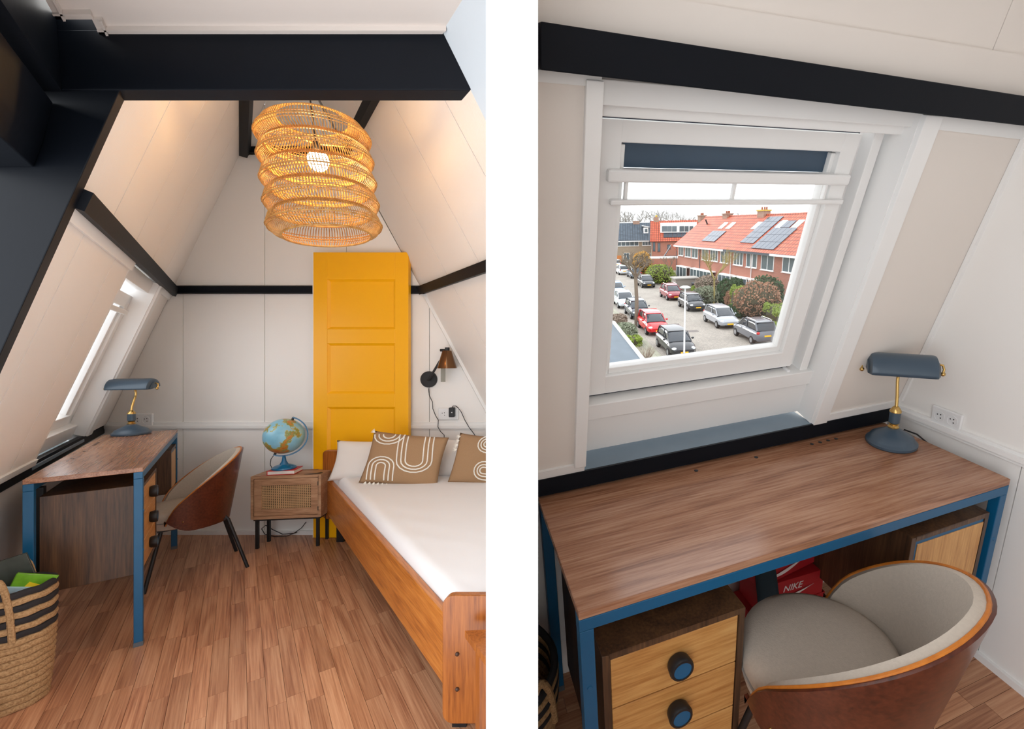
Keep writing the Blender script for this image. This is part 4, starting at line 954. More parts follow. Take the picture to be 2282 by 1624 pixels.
gut = paint('white_gutter', (225, 226, 226), .5, var=.02); drk = paint('dark_gutter', (66, 72, 80), .5, var=.05)
roof_glass = paint('solar_cell', (70, 78, 92), .18, var=.08, scale=2, coat=.4)
roof_glass2 = paint('solar_cell_dark', (28, 36, 50), .2, var=.08, scale=2, coat=.2)
bark = paint('bark', (120, 108, 94), .95, var=.25, scale=12)
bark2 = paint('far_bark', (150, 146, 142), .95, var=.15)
# ---- ground
o0 = EX(700, 1300)
gm = SF(o0, ED); gmi = gm.inverted()
g = tag(MB().box((-26, -200, -.3), (330, 200, 0)).build('ground', soilm, mw=gm), kind='structure')
def along(cx, cy): p = gmi @ (MR @ EX(cx, cy)); return p.x, p.y           # metres along / left of the street line
yl = along(300, 1140)[1]; yr = along(1230, 1140)[1]
tag(MB().box((-26, yr - .3, 0), (60, yl + .3, .02)).build('street_surface', roadm, mw=gm), kind='structure')
tag(MB().box((-26, yl + .3, 0), (60, yl + 2.1, .09)).build('pavement_near_houses', pavem, mw=gm), kind='structure')
tag(MB().box((-26, yr - 2.0, 0), (60, yr - .3, .09)).build('pavement_far_side', pavem, mw=gm), kind='structure')
lm = paint('road_marking', (230, 230, 226), .8, var=.05)
for (a, b) in (((848, 1428), (888, 1450)), ((935, 1425), (960, 1438)), ((990, 1405), (1028, 1428)), ((1080, 1405), (1098, 1416)), ((1125, 1382), (1168, 1405)), ((1215, 1385), (1236, 1396)), ((1262, 1370), (1306, 1390)), ((1350, 1370), (1370, 1380)), ((1395, 1358), (1440, 1378))):
    p, q = gmi @ (MR @ EX(*a)), gmi @ (MR @ EX(*b)); d = (q - p).normalized(); n = V((-d.y, d.x, 0)) * .05
    s = MB().prism([V((p.x, p.y, .02)) - n, V((q.x, q.y, .02)) - n, V((q.x, q.y, .02)) + n, V((p.x, p.y, .02)) + n], (0, 0, .004)).build('parking_line', lm, mw=gm)
    tag(s, 'short white parking line painted on the paved street', 'road marking', 'white parking lines')
dp = EX(843, 1220); tag(MB().box((-.45, -.3, .02), (.45, .3, .03)).build('drain_cover', paint('iron', (110, 102, 98), .6), mw=SF(dp, ER)), 'rusty rectangular drain cover in the middle of the street', 'drain cover')
# ---- terrace of red brick houses
A0 = EX(712, 772); TX = V((-.04, -1, 0)).normalized(); TY = V((0, 0, 1)).cross(TX)
TM = SF(A0, TX); TMI = TM.inverted()
def onF(cx, cy, y=0): p = TMI @ (MR @ EP(cx, cy, A0 + TY * y, TY)); return p.x, p.z
LT = onF(1900, 800)[0] + 1.5; ze = onF(695, 455)[1]; zrg = onF(1300, 208, 4.4)[1]
ter = thing('terrace_house', 'long red brick terrace with orange tiled roof facing the street', 'building', TM)
MB().box((0, 0, 0), (LT, 8.5, ze)).build('wall', redbrick, ter)
zr_ = zrg; run = 4.4; sl_ = math.atan2(zr_ - ze + .1, run + .45); rl_ = math.hypot(zr_ - ze + .1, run + .45)
RM1 = TR(-.3, -.45, ze - .1) @ RX(sl_)
MB().box((0, 0, 0), (LT + .6, rl_, .12)).build('roof', orgtile, ter, mw=RM1)
MB().box((0, 0, 0), (LT + .6, rl_, .12)).build('roof', orgtile, ter, mw=TR(-.3, 2 * run + .45, ze - .1) @ Matrix.Scale(-1, 4, (0, 1, 0)) @ RX(sl_))
MB().prism([V((0.02, 0, ze)), V((0.02, 2 * run, ze)), V((0.02, run, zr_))], (.2, 0, 0)).build('gable', redbrick, ter)
MB().tube([(-.3, run, zr_ + .1), (LT + .3, run, zr_ + .1)], .12, 8).build('ridge_tiles', orgtile, ter)
xg_ = onF(1150, 500)[0]; xh_ = onF(1565, 540)[0]
for a, b, m in ((-.3, xg_, gut), (xg_, xh_, drk), (xh_, LT, gut)): MB().box((a, -.55, ze - .22), (b - .02, -.1, ze - .02)).build('gutter', m, ter)
def window_on(parent, x0, x1, z0, z1, nb=2, y=0, fm=None, gm_=None):
    f = .07; mb = MB(); mb.box((x0, y - .06, z0), (x1, y + .05, z0 + f)); mb.box((x0, y - .06, z1 - f), (x1, y + .05, z1))
    for i in range(nb + 1):
        x = x0 + (x1 - x0 - f) * i / nb; mb.box((x, y - .05, z0), (x + f, y + .05, z1))
    mb.box((x0 - .06, y - .12, z0 - .06), (x1 + .06, y, z0))
    w = mb.build('window', fm or winw, parent)
    for i in range(nb):
        xa = x0 + (x1 - x0 - f) * i / nb + f; xb = x0 + (x1 - x0 - f) * (i + 1) / nb; MB().box((xa, y - .01, z0 + f), (xb, y + .0, z1 - f)).build('pane', gm_ or wing, w)
for cx0, cx1, ct, cb_, nb in ((725, 765, 470, 555, 2), (782, 830, 472, 568, 2), (842, 893, 482, 578, 2), (930, 985, 490, 595, 2), (1005, 1068, 498, 606, 3), (1095, 1160, 508, 622, 2), (1213, 1290, 518, 643, 3), (1325, 1357, 528, 656, 1), (1378, 1412, 534, 664, 1), (1457, 1560, 542, 690, 2), (1645, 1755, 560, 712, 2), (1800, 1890, 575, 735, 2)):
    xa, za = onF(cx0, ct); xb, zb1 = onF(cx1, cb_); window_on(ter, min(xa, xb), max(xa, xb), zb1, max(za, zb1 + .9), nb)
for cx0, cx1, ct, cb_ in ((700, 785, 648, 765), (820, 905, 668, 790), (905, 1000, 690, 828), (1065, 1170, 735, 850), (1190, 1312, 765, 880), (1330, 1365, 800, 850), (1385, 1470, 800, 850)):
    xa, za = onF(cx0, ct, -.7); xb, zb1 = onF(cx1, cb_, -.7); zt1 = max(za, 2.1)
    bay = MB().box((xa, -.7, zt1), (xb, .02, zt1 + .14)).box((xa + .05, -.62, 0), (xb - .05, 0, .5)).build('bay_window', winw, ter)
    n = 3; f = .08
    for i in range(n + 1): x = xa + (xb - xa - f) * i / n; MB().box((x, -.68, .5), (x + f, -.6, zt1)).build('mullion', winw, bay)
    for i in range(n): x = xa + (xb - xa - f) * i / n + f; MB().box((x, -.65, .5), (x + (xb - xa - f) / n - f, -.63, zt1)).build('pane', wing, bay)
for cx, t in ((705, 6), (910, 5), (1183, 5), (1368, 5)):
    x = onF(cx, 650)[0]; MB().tube([(x, -.07, .3), (x, -.07, ze - .1)], .045, 6).build('drain_pipe', gut if cx > 1000 else drk, ter)
chm = brickwall('chimney_brick', (140, 104, 90), (156, 120, 100), (160, 145, 130)); pot = paint('yellow_lichen', (190, 160, 70), .9, var=.4, scale=8)
for cx, cy, wd in ((928, 205, .9), (1155, 190, 1.1), (1475, 160, 1.3)):
    x, z = onF(cx, cy, run); c = MB().box((x - wd / 2, run - .45, zr_ - .6), (x + wd / 2, run + .45, z)).build('chimney', chm, ter)
    MB().box((x - wd / 2 - .08, run - .53, z), (x + wd / 2 + .08, run + .53, z + .16)).build('chimney_cap', pot if cx == 1475 else chm, c)
    for k in (-.28, .1, .4): MB().lathe([(.11, 0), (.09, .3), (0, .3)], 8, TR(x + k * wd, run, z + .16)).build('chimney_pot', paint('clay', (150, 90, 64), .8), c)
def onRoof(cx, cy):
    m = TM @ RM1; mi = m.inverted(); q = mi.to_3x3() @ ray(*crop(cx, cy)); o = mi @ CAM; p = o + q * ((.14 - o.z) / q.z); return p
def solar(parent, c00, c10, c01, nx, ny, mat):
    a, b, c = onRoof(*c00), onRoof(*c10), onRoof(*c01)
    # rectangular array: x extent from the lower edge, slope extent from the side
    x0, x1 = sorted((a.x, b.x)); s0, s1 = sorted((a.y, c.y)); sk = (c.x - a.x)
    w, h = (x1 - x0) / nx, (s1 - s0) / ny
    for i in range(nx):
        for j in range(ny): MB().box((x0 + i * w + .02, s0 + j * h + .02, .16), (x0 + (i + 1) * w - .02, s0 + (j + 1) * h - .02, .21)).build('solar_panel', mat, ter, mw=RM1)
solar(ter, (925, 425), (1040, 430), (1030, 335), 4, 2, roof_glass)
solar(ter, (1262, 440), (1385, 445), (1500, 212), 3, 5, roof_glass)
solar(ter, (1360, 488), (1560, 502), (1560, 310), 5, 3, roof_glass); solar(ter, (1560, 308), (1700, 306), (1660, 248), 3, 1, roof_glass)
for c in ((1115, 290), (1182, 290), (1412, 290), (1630, 278), (1775, 275)):
    p = onRoof(*c); sk = MB().box((p.x - .42, p.y - .6, .1), (p.x + .42, p.y + .6, .22)).build('roof_window', winw, ter, mw=RM1)
    MB().box((p.x - .32, p.y - .5, .2), (p.x + .32, p.y + .5, .235)).build('pane', paint('sky_pane', (150, 168, 178), .1, var=.1), sk)
p = onRoof(975, 275); MB().tube([(p.x, p.y, .1), (p.x, p.y + .15, .8)], .1, 8).build('vent_pipe', blackm, ter, mw=RM1)
# ---- house with dormer beyond the terrace
def facing(cx, cy):
    b = EX(cx, cy); vd = V((b.x - CC.x, b.y - CC.y, 0)).normalized(); return b, V((vd.y, -vd.x, 0)), vd
b2, X2_, Y2_ = facing(590, 640); M2 = SF(b2, X2_); M2I = M2.inverted()
def onH(cx, cy, y=0, b=None, Y=None, MI=None): q = MI @ (MR @ EP(cx, cy, b + Y * y, Y)); return q.x, q.z
h2 = lambda cx, cy, y=0: onH(cx, cy, y, b2, Y2_, M2I)
xl, xr2 = h2(485, 600)[0], h2(1000, 600)[0]; z2e = h2(600, 428)[1]; z2r = h2(600, 245, 4)[1]
hs2 = thing('dormer_house', 'red brick house with orange roof and wide white dormer beyond the terrace', 'building', M2)
MB().box((xl, 0, 0), (xr2, 8, z2e)).build('wall', redbrick, hs2)
MB().prism([V((xl, 0, z2e)), V((xl, 8, z2e)), V((xl, 4, z2r - .1))], (.3, 0, 0)).build('gable', redbrick, hs2)
s2 = math.atan2(z2r - z2e, 4.3); l2_ = math.hypot(z2r - z2e, 4.3)
R2 = TR(xl - .4, -.3, z2e - .05) @ RX(s2); MB().box((0, 0, 0), (xr2 - xl + .8, l2_, .12)).build('roof', orgtile, hs2, mw=R2)
MB().box((-.08, -.05, -.1), (.08, l2_, .22)).build('verge_board', drk, hs2, mw=R2)
xa, za = h2(560, 270, 1.2); xb, zb1 = h2(880, 345, 1.2)
dm = MB().box((xa, 1.2, zb1), (xb, 4.2, za + .15)).build('dormer', winw, hs2)
for c0, c1 in ((575, 620), (622, 660), (664, 705), (730, 770), (775, 810), (818, 850)):
    q0, q1 = h2(c0, 292, 1.15), h2(c1, 340, 1.15); MB().box((q0[0], 1.15, q1[1]), (q1[0], 1.19, q0[1])).build('pane', wing, dm)
xa, za = h2(590, 352, .9); xb, zb1 = h2(790, 405, .3)
for i in range(5): w_ = (xb - xa) / 5; MB().box((xa + .4 + i * w_, l2_ * .18, .13), (xa + .4 + (i + 1) * w_ - .04, l2_ * .46, .19)).build('solar_panel', roof_glass2, hs2, mw=R2 @ TR(-xl, 0, 0))
for c0, c1, t0, t1 in ((494, 516, 435, 510), (537, 560, 440, 515), (622, 650, 455, 492)):
    q0, q1 = h2(c0, t0), h2(c1, t1); window_on(hs2, q0[0], q1[0], q1[1], q0[1], 1, fm=drk)
x, z = h2(525, 212, 4); MB().box((x - .5, 3.6, z2r - .5), (x + .5, 4.4, z)).build('chimney', chm, hs2); MB().lathe([(.2, 0), (.25, .3), (0, .4)], 8, TR(x, 4, z)).build('chimney_cap', pot, hs2)
# small orange-roofed porch in front of it
b4 = EX(670, 680); M4 = SF(b4, X2_)
hp = thing('brick_porch', 'small outbuilding with blue-grey gable and orange roof left of the terrace', 'building', M4)
MB().box((-1.3, 0, 0), (1.6, 3, 2.3)).build('wall', redbrick, hp); MB().prism([V((-1.6, -.1, 2.2)), V((-.3, -.1, 4.2)), V((-.3, 3, 4.2)), V((-1.6, 3, 2.2))], (.12, 0, .0)).build('roof', drk, hp); MB().prism([V((-.3, -.1, 4.2)), V((1.7, -.1, 2.2)), V((1.7, 3, 2.2)), V((-.3, 3, 4.2))], (0, 0, .12)).build('roof', orgtile, hp)
# ---- beige house with dark slate roof
b3, X3_, Y3_ = facing(260, 618); M3 = SF(b3, X3_); M3I = M3.inverted(); h3 = lambda cx, cy, y=0: onH(cx, cy, y, b3, Y3_, M3I)
x3l, x3r = h3(-200, 600)[0], h3(482, 600)[0]; z3e = h3(250, 422)[1]; z3r = h3(250, 268, 4.5)[1]
hs3 = thing('slate_roof_house', 'beige brick house with dark slate roof at the far end of the street', 'building', M3)
MB().box((x3l, 0, 0), (x3r, 9, z3e)).build('wall', tanbrick, hs3)
s3 = math.atan2(z3r - z3e, 4.9); l3_ = math.hypot(z3r - z3e, 4.9); R3_ = TR(x3l - .3, -.4, z3e - .05) @ RX(s3)
MB().box((0, 0, 0), (x3r - x3l + .6, l3_, .14)).build('roof', slatetile, hs3, mw=R3_)
MB().box((x3l - .3, -.55, z3e - .2), (x3r + .3, -.2, z3e)).build('gutter', gut, hs3); MB().tube([(x3l, 4.5, z3r + .1), (x3r + .3, 4.5, z3r + .1)], .12, 6).build('ridge_tiles', gut, hs3)
for c0, c1, t0, t1, nb in ((100, 142, 430, 468, 2), (175, 370, 428, 466, 5), (400, 478, 428, 462, 3), (235, 290, 528, 605, 2), (410, 478, 530, 590, 3), (118, 160, 555, 605, 2)):
    q0, q1 = h3(c0, t0), h3(c1, t1); window_on(hs3, q0[0], q1[0], q1[1], q0[1], nb)
q0, q1 = h3(176, 552), h3(218, 612); MB().box((q0[0], -.08, q1[1]), (q1[0], .05, q0[1])).build('front_door', paint('orange_door', (196, 120, 60), .5), hs3)
q0, q1 = h3(412, 305, 1.5), h3(455, 355, 1.5); d3_ = MB().box((q0[0], 1.4, q1[1]), (q1[0], 3.8, q0[1])).build('dormer', winw, hs3); MB().box((q0[0] + .25, 1.36, q1[1] + .25), (q1[0] - .2, 1.4, q0[1] - .25)).build('pane', wing, d3_); MB().prism([V((q0[0] - .3, 1.2, q0[1] + .3)), V((q1[0] + .3, 1.2, q0[1])), V((q1[0] + .3, 4, q0[1])), V((q0[0] - .3, 4, q0[1] + .3))], (0, 0, .15)).build('dormer_roof', winw, d3_)
q0 = h3(348, 245, 4.5); MB().box((q0[0] - .7, 4, z3r - .4), (q0[0] + .7, 5, q0[1])).build('chimney', chm, hs3)
# ---- neighbour's slate lean-to roof just below the window
rp = [CC + rl(*q) * k for q, k in (((1361, 716), 6.6), ((1443, 820), 5.4), ((1420, 850), 5.1), ((1325, 850), 5.1), ((1325, 716), 6.6))]
n_ = (rp[1] - rp[0]).cross(rp[3] - rp[0]).normalized(); n_ = n_ if n_.z > 0 else -n_
rp = [p - n_ * (p - rp[0]).dot(n_) for p in rp]
lt = thing('lean_to_roof', 'dark grey slate roof with white verge just below the window', 'roof', MR @ TR(*rp[0]))
MB().prism([p - rp[0] for p in rp], n_ * -.12).build('roof_slab', paint('wet_slate', (96, 108, 118), .5, var=.2, scale=7), lt)
MB().prism([V((0, 0, 0)), rp[1] - rp[0], (rp[1] - rp[0]) + V((.06, 0, -.02)), V((.06, 0, -.02))], n_ * .02).build('verge', winw, lt)
# ---- cars
glassc = paint('car_glass', (40, 48, 56), .08, var=.1, coat=.5); tyre = paint('tyre', (30, 30, 32), .8); rimm = paint('alloy', (170, 172, 176), .3, metal=.6); platem = paint('yellow_plate', (250, 190, 30), .5, var=.02); lampm = paint('headlight', (225, 232, 236), .1, coat=.5); tail = paint('tail_light', (190, 36, 36), .3); cblack = paint('car_trim_black', (26, 27, 30), .5)
def loft(secs, n=12):
    """sections: (x, halfwidth, z0, z1) -> rounded tube along x"""
    mb = MB(); vs = []
    for x, hw, z0, z1 in secs:
        for i in range(n):
            a = 2 * PI * (i + .5) / n; c, s_ = math.cos(a), math.sin(a); e = .45
            vs.append(V((x, math.copysign(abs(c) ** e, c) * hw, (z0 + z1) / 2 + math.copysign(abs(s_) ** e, s_) * (z1 - z0) / 2)))
    k = len(secs); mb.add(vs, [(j * n + i, j * n + (i + 1) % n, (j + 1) * n + (i + 1) % n, (j + 1) * n + i) for j in range(k - 1) for i in range(n)] + [tuple(range(n))[::-1], tuple((k - 1) * n + i for i in range(n))]); return mb
def make_car(label, p, xdir, c, L=4.0, W=1.70, H=1.48, kind='hatch', rails=False):
    t = thing('parked_car', label, 'car', SF(p + V((0, 0, .02)), xdir), 'cars parked along the street')
    pm = paint('car_paint_%d_%d_%d' % c, c, .22, var=.02, coat=.6); h = L / 2; w = W / 2; s = H / 1.48
    MBd = loft([(-h, w * .80, .36 * s, .78 * s), (-h + .10, w * .93, .25 * s, .92 * s), (-h + .55, w, .20 * s, .95 * s), (-.3, w, .19 * s, .96 * s), (h * .42, w, .20 * s, .94 * s), (h - .55, w * .98, .22 * s, .84 * s), (h - .16, w * .90, .24 * s, .70 * s), (h, w * .70, .34 * s, .58 * s)])
    body = MBd.build('body', pm, t, smooth=True)
    rb = -h + (.16 if kind != 'saloon' else .75)
    loft([(rb, w * .78, .85 * s, .98 * s), (rb + .28, w * .80, .85 * s, H - .12), (rb + .6, w * .79, .85 * s, H - .035), (h * .08, w * .78, .85 * s, H - .03), (h * .26, w * .79, .85 * s, H - .12), (h * .56, w * .86, .80 * s, .93 * s)]).build('greenhouse', glassc, t, smooth=True)
    rf = loft([(rb + .32, w * .70, H - .10, H - .03), (rb + .6, w * .73, H - .07, H), (h * .06, w * .72, H - .07, H), (h * .22, w * .68, H - .11, H - .055)]).build('roof', pm, t, smooth=True)
    for sy in (-1, 1):
        MB().tube([(h * .54, sy * w * .83, .90 * s), (h * .24, sy * w * .74, H - .10)], .035, 6).build('pillar', pm, rf)
        MB().tube([(rb + .05, sy * w * .78, .93 * s), (rb + .42, sy * w * .74, H - .06)], .06, 6).build('pillar', pm, rf)
        MB().tube([(-.15, sy * w * .86, .93 * s), (-.2, sy * w * .76, H - .06)], .03, 6).build('pillar', pm, rf)
        MB().sphere((h * .36, sy * (w + .07), .98 * s), .10, 8, (.6, 1, .75)).build('mirror', pm, t, smooth=True)
        if rails: MB().tube([(rb + .5, sy * w * .66, H - .03), (rb + .6, sy * w * .66, H + .05), (h * .02, sy * w * .66, H + .04), (h * .1, sy * w * .66, H - .03)], .02, 6).build('roof_rail', rimm, t)
        MB().sphere((h - .20, sy * w * .68, .62 * s), .17, 10, (.9, 1, .55)).build('headlight', lampm, t, smooth=True)
        MB().sphere((-h + .08, sy * w * .76, .82 * s), .14, 10, (.7, .9, .75)).build('tail_light', tail, t, smooth=True)
        for x in (-h + .68, h - .74):
            m = TR(x, sy * (w - .10), .30) @ RX(PI / 2)
            wl_ = MB().lathe([(0, -.11), (.27, -.11), (.30, -.07), (.30, .07), (.27, .11), (0, .11)], 18, m).build('wheel', tyre, t, smooth=True)
            MB().lathe([(0, -.118), (.10, -.118), (.19, -.108), (.19, .108), (.10, .118), (0, .118)], 14, m).build('hub_cap', rimm, wl_, smooth=True)
    MB().box((h - .03, -.24, .36 * s), (h + .025, .24, .46 * s)).build('number_plate', platem, t); MB().box((-h - .02, -.24, .58 * s), (-h + .04, .24, .68 * s)).build('number_plate', platem, t)
    MB().box((h - .10, -w * .5, .24 * s), (h - .005, w * .5, .34 * s)).build('lower_grille', cblack, t); MB().box((h - .09, -w * .36, .53 * s), (h - .01, w * .36, .57 * s)).build('grille', cblack, t)
    return t
cars = [((690, 1395), -1, (30, 34, 40), 'black hatchback parked nearest the lamp post', 'hatch', 0), ((492, 1215), -1, (206, 26, 34), 'bright red small hatchback parked on the street', 'hatch', 0), ((355, 1085), -1, (58, 64, 74), 'dark grey hatchback behind the bright red car', 'hatch', 0), ((238, 995), -1, (206, 212, 216), 'silver white saloon parked behind the dark grey hatchback', 'saloon', 0), ((168, 895), -1, (168, 190, 212), 'pale blue car parked behind the silver white saloon', 'hatch', 0),
        ((1385, 1290), 1, (98, 102, 110), 'grey crossover with roof rails showing its tail lights', 'hatch', 1), ((1090, 1160), -1, (160, 164, 170), 'silver grey hatchback parked by the brown hedge', 'hatch', 0), ((835, 1020), -1, (34, 36, 42), 'black estate car parked opposite the dark grey hatchback', 'hatch', 0), ((655, 930), -1, (140, 26, 44), 'dark red crossover parked beside the garden shed', 'hatch', 1), ((432, 825), -1, (32, 34, 40), 'black hatchback alone farther up the street', 'hatch', 0),
        ((165, 655), 1, (226, 230, 232), 'white car at the far bend of the street', 'hatch', 0), ((225, 715), 1, (218, 222, 226), 'white van-like car behind the bare tree', 'hatch', 0), ((330, 745), 1, (110, 120, 132), 'slate grey car half hidden by the bare tree crown', 'hatch', 0)]
for (q, d, c, lb_, kd, rlz) in cars: make_car(lb_, EX(*q), ED * d, c, 4.1 if kd == 'saloon' else 3.95, 1.72, 1.55 if rlz else 1.48, kd, rlz)
# ---- lamp post
lpb = EX(770, 1480); hL = 4.6
lp_ = thing('street_lamp', 'slim white street lamp post with flat disc head', 'street lamp', MR @ TR(*lpb))
MB().tube([(0, 0, .5), (0, 0, 4.35)], [.055, .04], 10).build('pole', paint('pole_white', (232, 234, 236), .4, var=.02), lp_, smooth=True); MB().tube([(0, 0, 0), (0, 0, .5)], .075, 10).build('pole_base', drk, lp_, smooth=True)
MB().lathe([(0, 4.33), (.30, 4.36), (.32, 4.40), (.16, 4.47), (0, 4.48)], 20).build('lamp_head', paint('lamp_head_grey', (200, 204, 206), .4), lp_, smooth=True)
# ---- plants
def branchy(mb, p, d, l, r, depth, rnd, spread=.55, nb=3):
    q = p + d * l; mb.tube([p, p.lerp(q, .5) + V((rnd.uniform(-1, 1), rnd.uniform(-1, 1), rnd.uniform(-1, 1))) * l * .05, q], [r, r * .85, r * .7], 5, caps=False)
    if depth == 0: return
    for i in range(nb):
        dd_ = (d + V((rnd.uniform(-1, 1), rnd.uniform(-1, 1), rnd.uniform(-.35, .75))) * spread).normalized(); branchy(mb, p.lerp(q, rnd.uniform(.6, 1)), dd_, l * rnd.uniform(.62, .82), r * .6, depth - 1, rnd, spread * 1.08, nb)
def tree(label, p, trunk, h, r, seed, mat, depth=4, nb=3, spread=.75, group=None, yellow_tag=False):
    t = thing('bare_tree', label, 'tree', MR @ TR(*p), group); rnd = random.Random(seed)
    MB().tube([V((0, 0, -.05)), V((.05, 0, trunk * .5)), V((0, .03, trunk))], [r, r * .85, r * .75], 8).build('trunk', mat, t, smooth=True)
    mb = MB(); cr_ = h - trunk
    for i in range(4):
        a = i * PI / 2 + rnd.uniform(-.5, .5); branchy(mb, V((0, 0, trunk - .1)), V((math.cos(a) * .7, math.sin(a) * .7, 1)).normalized(), cr_ * .36, r * .55, depth, rnd, spread, nb)
    tag(mb.build('branches', mat, t, weld=False), kind='stuff'); return t
tree('bare pollard street tree rising between the dark grey and bright red cars', EX(350, 1175), 4.0, 6.4, .19, 3, bark, 4, 3, .8)
tree('thin bare tree in the terrace front gardens with a yellow-green trunk', EX(1030, 1000), 2.6, 6.2, .10, 5, paint('lichen_bark', (150, 136, 84), .95, var=.3, scale=3), 4, 3, .6)
tree('slender bare sapling beside the round garden bush', EX(635, 810), 2.2, 4.6, .07, 9, bark, 3, 3, .5)
def bush(name, label, cat, p, rx, ry, rz, mat, seed, nleaf=1100, leaf=.10, boxy=0, group=None, core=None):
    t = thing(name, label, cat, SF(p, ED), group); rnd = random.Random(seed)
    pw = 2 if not boxy else .35
    def sp_(u, v, k=1.0):
        a = 2 * PI * u; b = PI * v; x, y, z = math.sin(b) * math.cos(a), math.sin(b) * math.sin(a), math.cos(b)
        if boxy: f = lambda q: math.copysign(abs(q) ** .35, q); x, y, z = f(x), f(y), f(z)
        n = 1 + .16 * noise.noise(V((x * 2 + seed, y * 2, z * 2))) + .07 * noise.noise(V((x * 6, y * 6 + seed, z * 6)))
        return V((x * rx * n * k, y * ry * n * k, max(.02, rz + z * rz * n * k)))
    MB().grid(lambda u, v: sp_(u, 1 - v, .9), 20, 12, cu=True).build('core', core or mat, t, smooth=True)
    mb = MB()
    for i in range(nleaf):
        q = sp_(rnd.random(), math.acos(rnd.uniform(-1, 1)) / PI, rnd.uniform(.86, 1.05)); a = V((rnd.uniform(-1, 1), rnd.uniform(-1, 1), rnd.uniform(-1, 1))).normalized(); b = a.orthogonal().normalized(); s = leaf * rnd.uniform(.6, 1.3)
        mb.add([q - a * s * .5, q + b * s * .3, q + a * s * .6, q - b * s * .3], [(0, 1, 2, 3)])
    tag(mb.build('leaves', mat, t, weld=False), kind='stuff'); return t
dg_ = paint('dark_green_leaf', (62, 84, 52), .8, var=.5, scale=5, obj_var=.1); lg_ = paint('bright_green_leaf', (132, 150, 62), .8, var=.4, scale=4); br_ = paint('brown_beech_leaf', (150, 112, 88), .85, var=.45, scale=4); gg_ = paint('grey_green_leaf', (128, 134, 112), .9, var=.4, scale=4); og_ = paint('ochre_leaf', (186, 142, 70), .85, var=.4, scale=4); twg = paint('bare_twigs', (146, 130, 116), .9, var=.4, scale=6)
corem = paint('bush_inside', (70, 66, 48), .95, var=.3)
for (nm, lb_, q, rx, ry, rz, m, sd, bx) in (
    ('beech_hedge', 'large rounded brown beech bush by the grey crossover', (1410, 1105), 1.9, 1.9, 1.55, br_, 1, 0), ('topiary_bush', 'egg-shaped clipped dark green bush in front of the terrace', (1142, 985), 1.0, 1.0, 1.25, dg_, 2, 0), ('clipped_hedge', 'tall yellow-green clipped hedge beside the brown beech bush', (1245, 1050), .75, .55, 1.15, lg_, 3, 1),
    ('garden_shrub', 'big dark green shrub behind the brown beech bush', (1585, 1040), 1.7, 1.5, 1.6, dg_, 4, 0), ('clipped_hedge', 'green hedge at the pavement near the grey crossover', (1600, 1170), 1.2, .8, .8, lg_, 5, 1), ('garden_shrub', 'round light green bush beside the slender sapling', (632, 792), 2.2, 1.9, 1.25, lg_, 6, 0), ('clipped_hedge', 'low green hedge between shed and sapling', (680, 812), 1.4, .5, .4, lg_, 7, 1),
    ('garden_shrub', 'grey-green shrub next to the black estate car', (985, 985), 1.2, 1.0, .9, gg_, 8, 0), ('garden_shrub', 'silvery twiggy shrub behind the black estate car', (910, 955), .9, .8, .7, gg_, 9, 0), ('garden_shrub', 'wild brown shrub in front of the white bay windows', (985, 900), 1.7, 1.3, 1.1, twg, 10, 0), ('garden_shrub', 'small green shrub next to the wheelie bin', (895, 895), 1.0, .8, .55, lg_, 11, 0),
    ('garden_shrub', 'brown low shrub between topiary bush and clipped hedge', (1190, 1000), .8, .7, .8, br_, 12, 0), ('garden_shrub', 'green ground shrub behind the silver grey hatchback', (1215, 1090), 1.3, .8, .5, dg_, 13, 0), ('autumn_tree', 'ochre leafy tree behind the bare pollard', (400, 738), 1.5, 1.5, 1.9, og_, 14, 0), ('garden_shrub', 'dark brown garden bush beside the slate lean-to roof', (255, 1300), 1.0, .8, .62, gg_, 15, 0),
    ('garden_shrub', 'mossy low hedge near the bare twig shrub', (320, 1350), .6, .5, .3, lg_, 16, 1), ('garden_shrub', 'small dark twiggy bush by the pavement', (190, 1180), .9, .7, .5, twg, 17, 0), ('climbing_ivy', 'pale ivy climbing the terrace wall beside its last window', (1630, 870), .5, 1.0, 2.2, gg_, 18, 0), ('garden_shrub', 'dark shrub between clipped hedge and terrace bays', (1500, 930), 1.1, 1.0, 1.2, dg_, 19, 0)):
    bp_ = EX(*q); ty = (TMI @ (MR @ bp_)); rr_ = max(rx, ry) * 1.2
    if nm != 'climbing_ivy' and 0 < ty.x and ty.y > -(rr_ + .75): bp_ = bp_ - TY * (ty.y + rr_ + .75)
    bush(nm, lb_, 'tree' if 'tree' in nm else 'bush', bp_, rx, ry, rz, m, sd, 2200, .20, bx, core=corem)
def shrub(label, p, h, seed):
    t = thing('twig_shrub', label, 'bush', MR @ TR(*p)); rnd = random.Random(seed); mb = MB()
    for i in range(70):
        a = rnd.uniform(0, 2 * PI); e_ = rnd.uniform(.25, .85); d = V((math.cos(a) * e_, math.sin(a) * e_, 1)).normalized(); mb.tube([V((0, 0, .05)), d * h * .5 + V((rnd.uniform(-.05, .05), rnd.uniform(-.05, .05), 0)), d * h * rnd.uniform(.8, 1.1)], [.012, .009, .005], 4, caps=False)
    tag(mb.build('twigs', twg, t, weld=False), kind='stuff'); MB().tube([(0, 0, -.05), (0, 0, .12)], .05, 6).build('stump', bark, t)
shrub('bare round twig shrub in front of the black hatchback', EX(432, 1500), 1.1, 4)
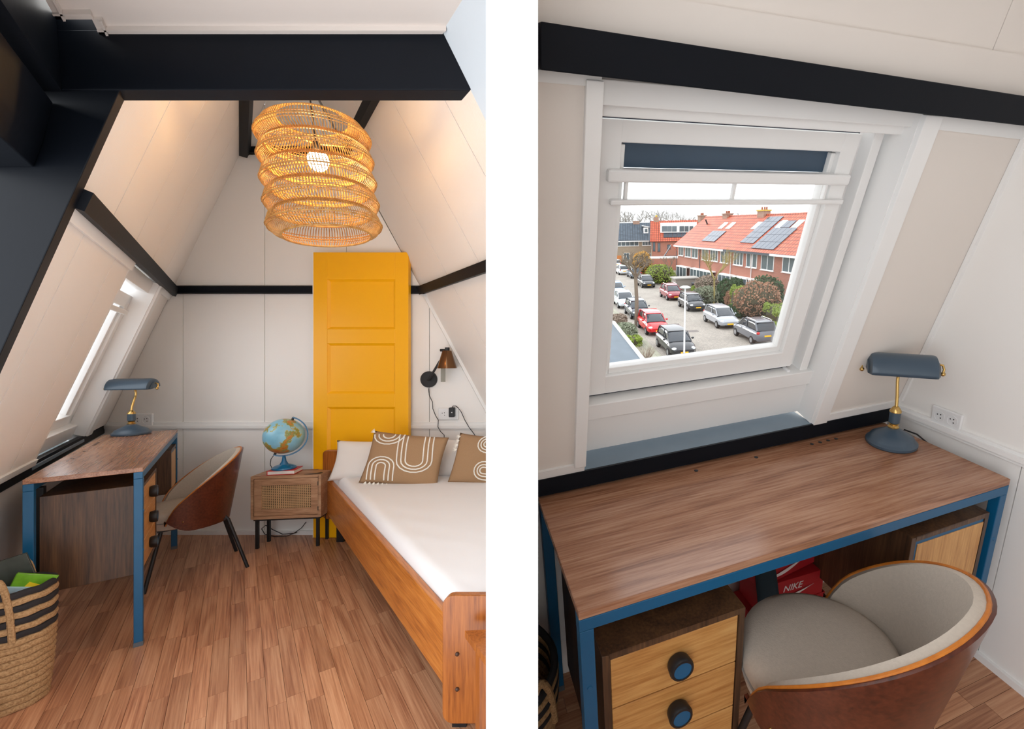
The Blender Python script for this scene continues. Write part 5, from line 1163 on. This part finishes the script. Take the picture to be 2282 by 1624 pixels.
for i, (cx, cy, top, s) in enumerate(((160, 255, 185, 1), (250, 255, 195, 2), (345, 250, 150, 3), (480, 250, 170, 4), (580, 245, 168, 5), (690, 245, 180, 6), (830, 230, 205, 8), (1240, 215, 180, 7))):
    d_ = rl(*crop(cx, cy)); far = 135 + 13 * ((i * 3) % 8); q = CC + d_ * (far / math.hypot(d_.x, d_.y)); tp_ = CC + rl(*crop(cx, top)) * (far / math.hypot(d_.x, d_.y)); q.z = GZ
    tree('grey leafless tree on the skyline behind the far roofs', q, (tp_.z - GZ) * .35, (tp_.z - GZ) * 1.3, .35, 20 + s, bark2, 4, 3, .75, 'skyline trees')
# ---- small garden things
sh = thing('garden_shed', 'low grey garden shed behind the dark red crossover', 'shed', SF(EX(775, 860), ER)); MB().box((-1.4, -.9, 0), (1.4, .9, 1.5)).build('wall', paint('shed_grey', (140, 132, 124), .8, var=.15, scale=8), sh); MB().box((-1.55, -1.05, 1.5), (1.55, 1.05, 1.62)).build('roof', paint('shed_roof', (160, 156, 150), .8), sh)
wb_ = thing('wheelie_bin', 'dark wheelie bin beside the garden shed', 'bin', SF(EX(862, 880), ER)); MB().prism([V((-.28, -.3, .08)), V((.28, -.3, .08)), V((.28, .3, .08)), V((-.28, .3, .08))], (0, 0, 1.0)).build('body', cblack, wb_, bevel=.03); MB().box((-.32, -.34, 1.08), (.32, .36, 1.16)).build('lid', drk, wb_, bevel=.02)
for sy in (-.25, .25): MB().lathe([(0, -.04), (.11, -.04), (.11, .04), (0, .04)], 12, TR(sy, .3, .11) @ RY(PI / 2)).build('wheel', tyre, wb_)
aw = thing('white_awning', 'white flat awning roof beside the red brick dormer house', 'awning', SF(EX(600, 712), X2_)); MB().box((-3.4, -1.2, 2.5), (2.6, 1.5, 2.66)).build('canopy', winw, aw)
for x in (-3.2, 2.4): MB().box((x, -1.1, 0), (x + .1, -1.0, 2.5)).build('post', winw, aw)
fn = thing('garden_fence', 'dark wooden fence below the white awning', 'fence', SF(EX(590, 760), ED))
for i in range(14): MB().box((-4 + i * .55, 0, 0), (-4 + i * .55 + .5, .05, 1.7 + (.03 if i % 2 else 0))).build('board', paint('fence_brown', (104, 92, 82), .9, obj_var=.12), fn)
for (cx, cy, s, lb_) in ((153, 75, .5, 'small bird flying far off above the slate roof'), (670, 92, .7, 'dark bird with raised wings flying above the dormer house')):
    q = CC + rl(*crop(cx, cy)) * 70; t = thing('flying_bird', lb_, 'bird', MR @ TR(*q) @ RZ(.4), 'birds in the sky'); bm_ = paint('bird_black', (30, 30, 34), .8)
    MB().sphere((0, 0, 0), .16 * s, 10, (1.9, .7, .7)).sphere((.28 * s, 0, .05 * s), .09 * s, 8).build('body', bm_, t, smooth=True)
    for sy in (-1, 1): MB().prism([V((.14 * s, 0, .05 * s)), V((-.14 * s, 0, .05 * s)), V((-.12 * s, sy * .3 * s, .28 * s)), V((-.04 * s, sy * .62 * s, .18 * s)), V((.08 * s, sy * .3 * s, .30 * s))], (0, 0, .02)).build('wing', bm_, t)
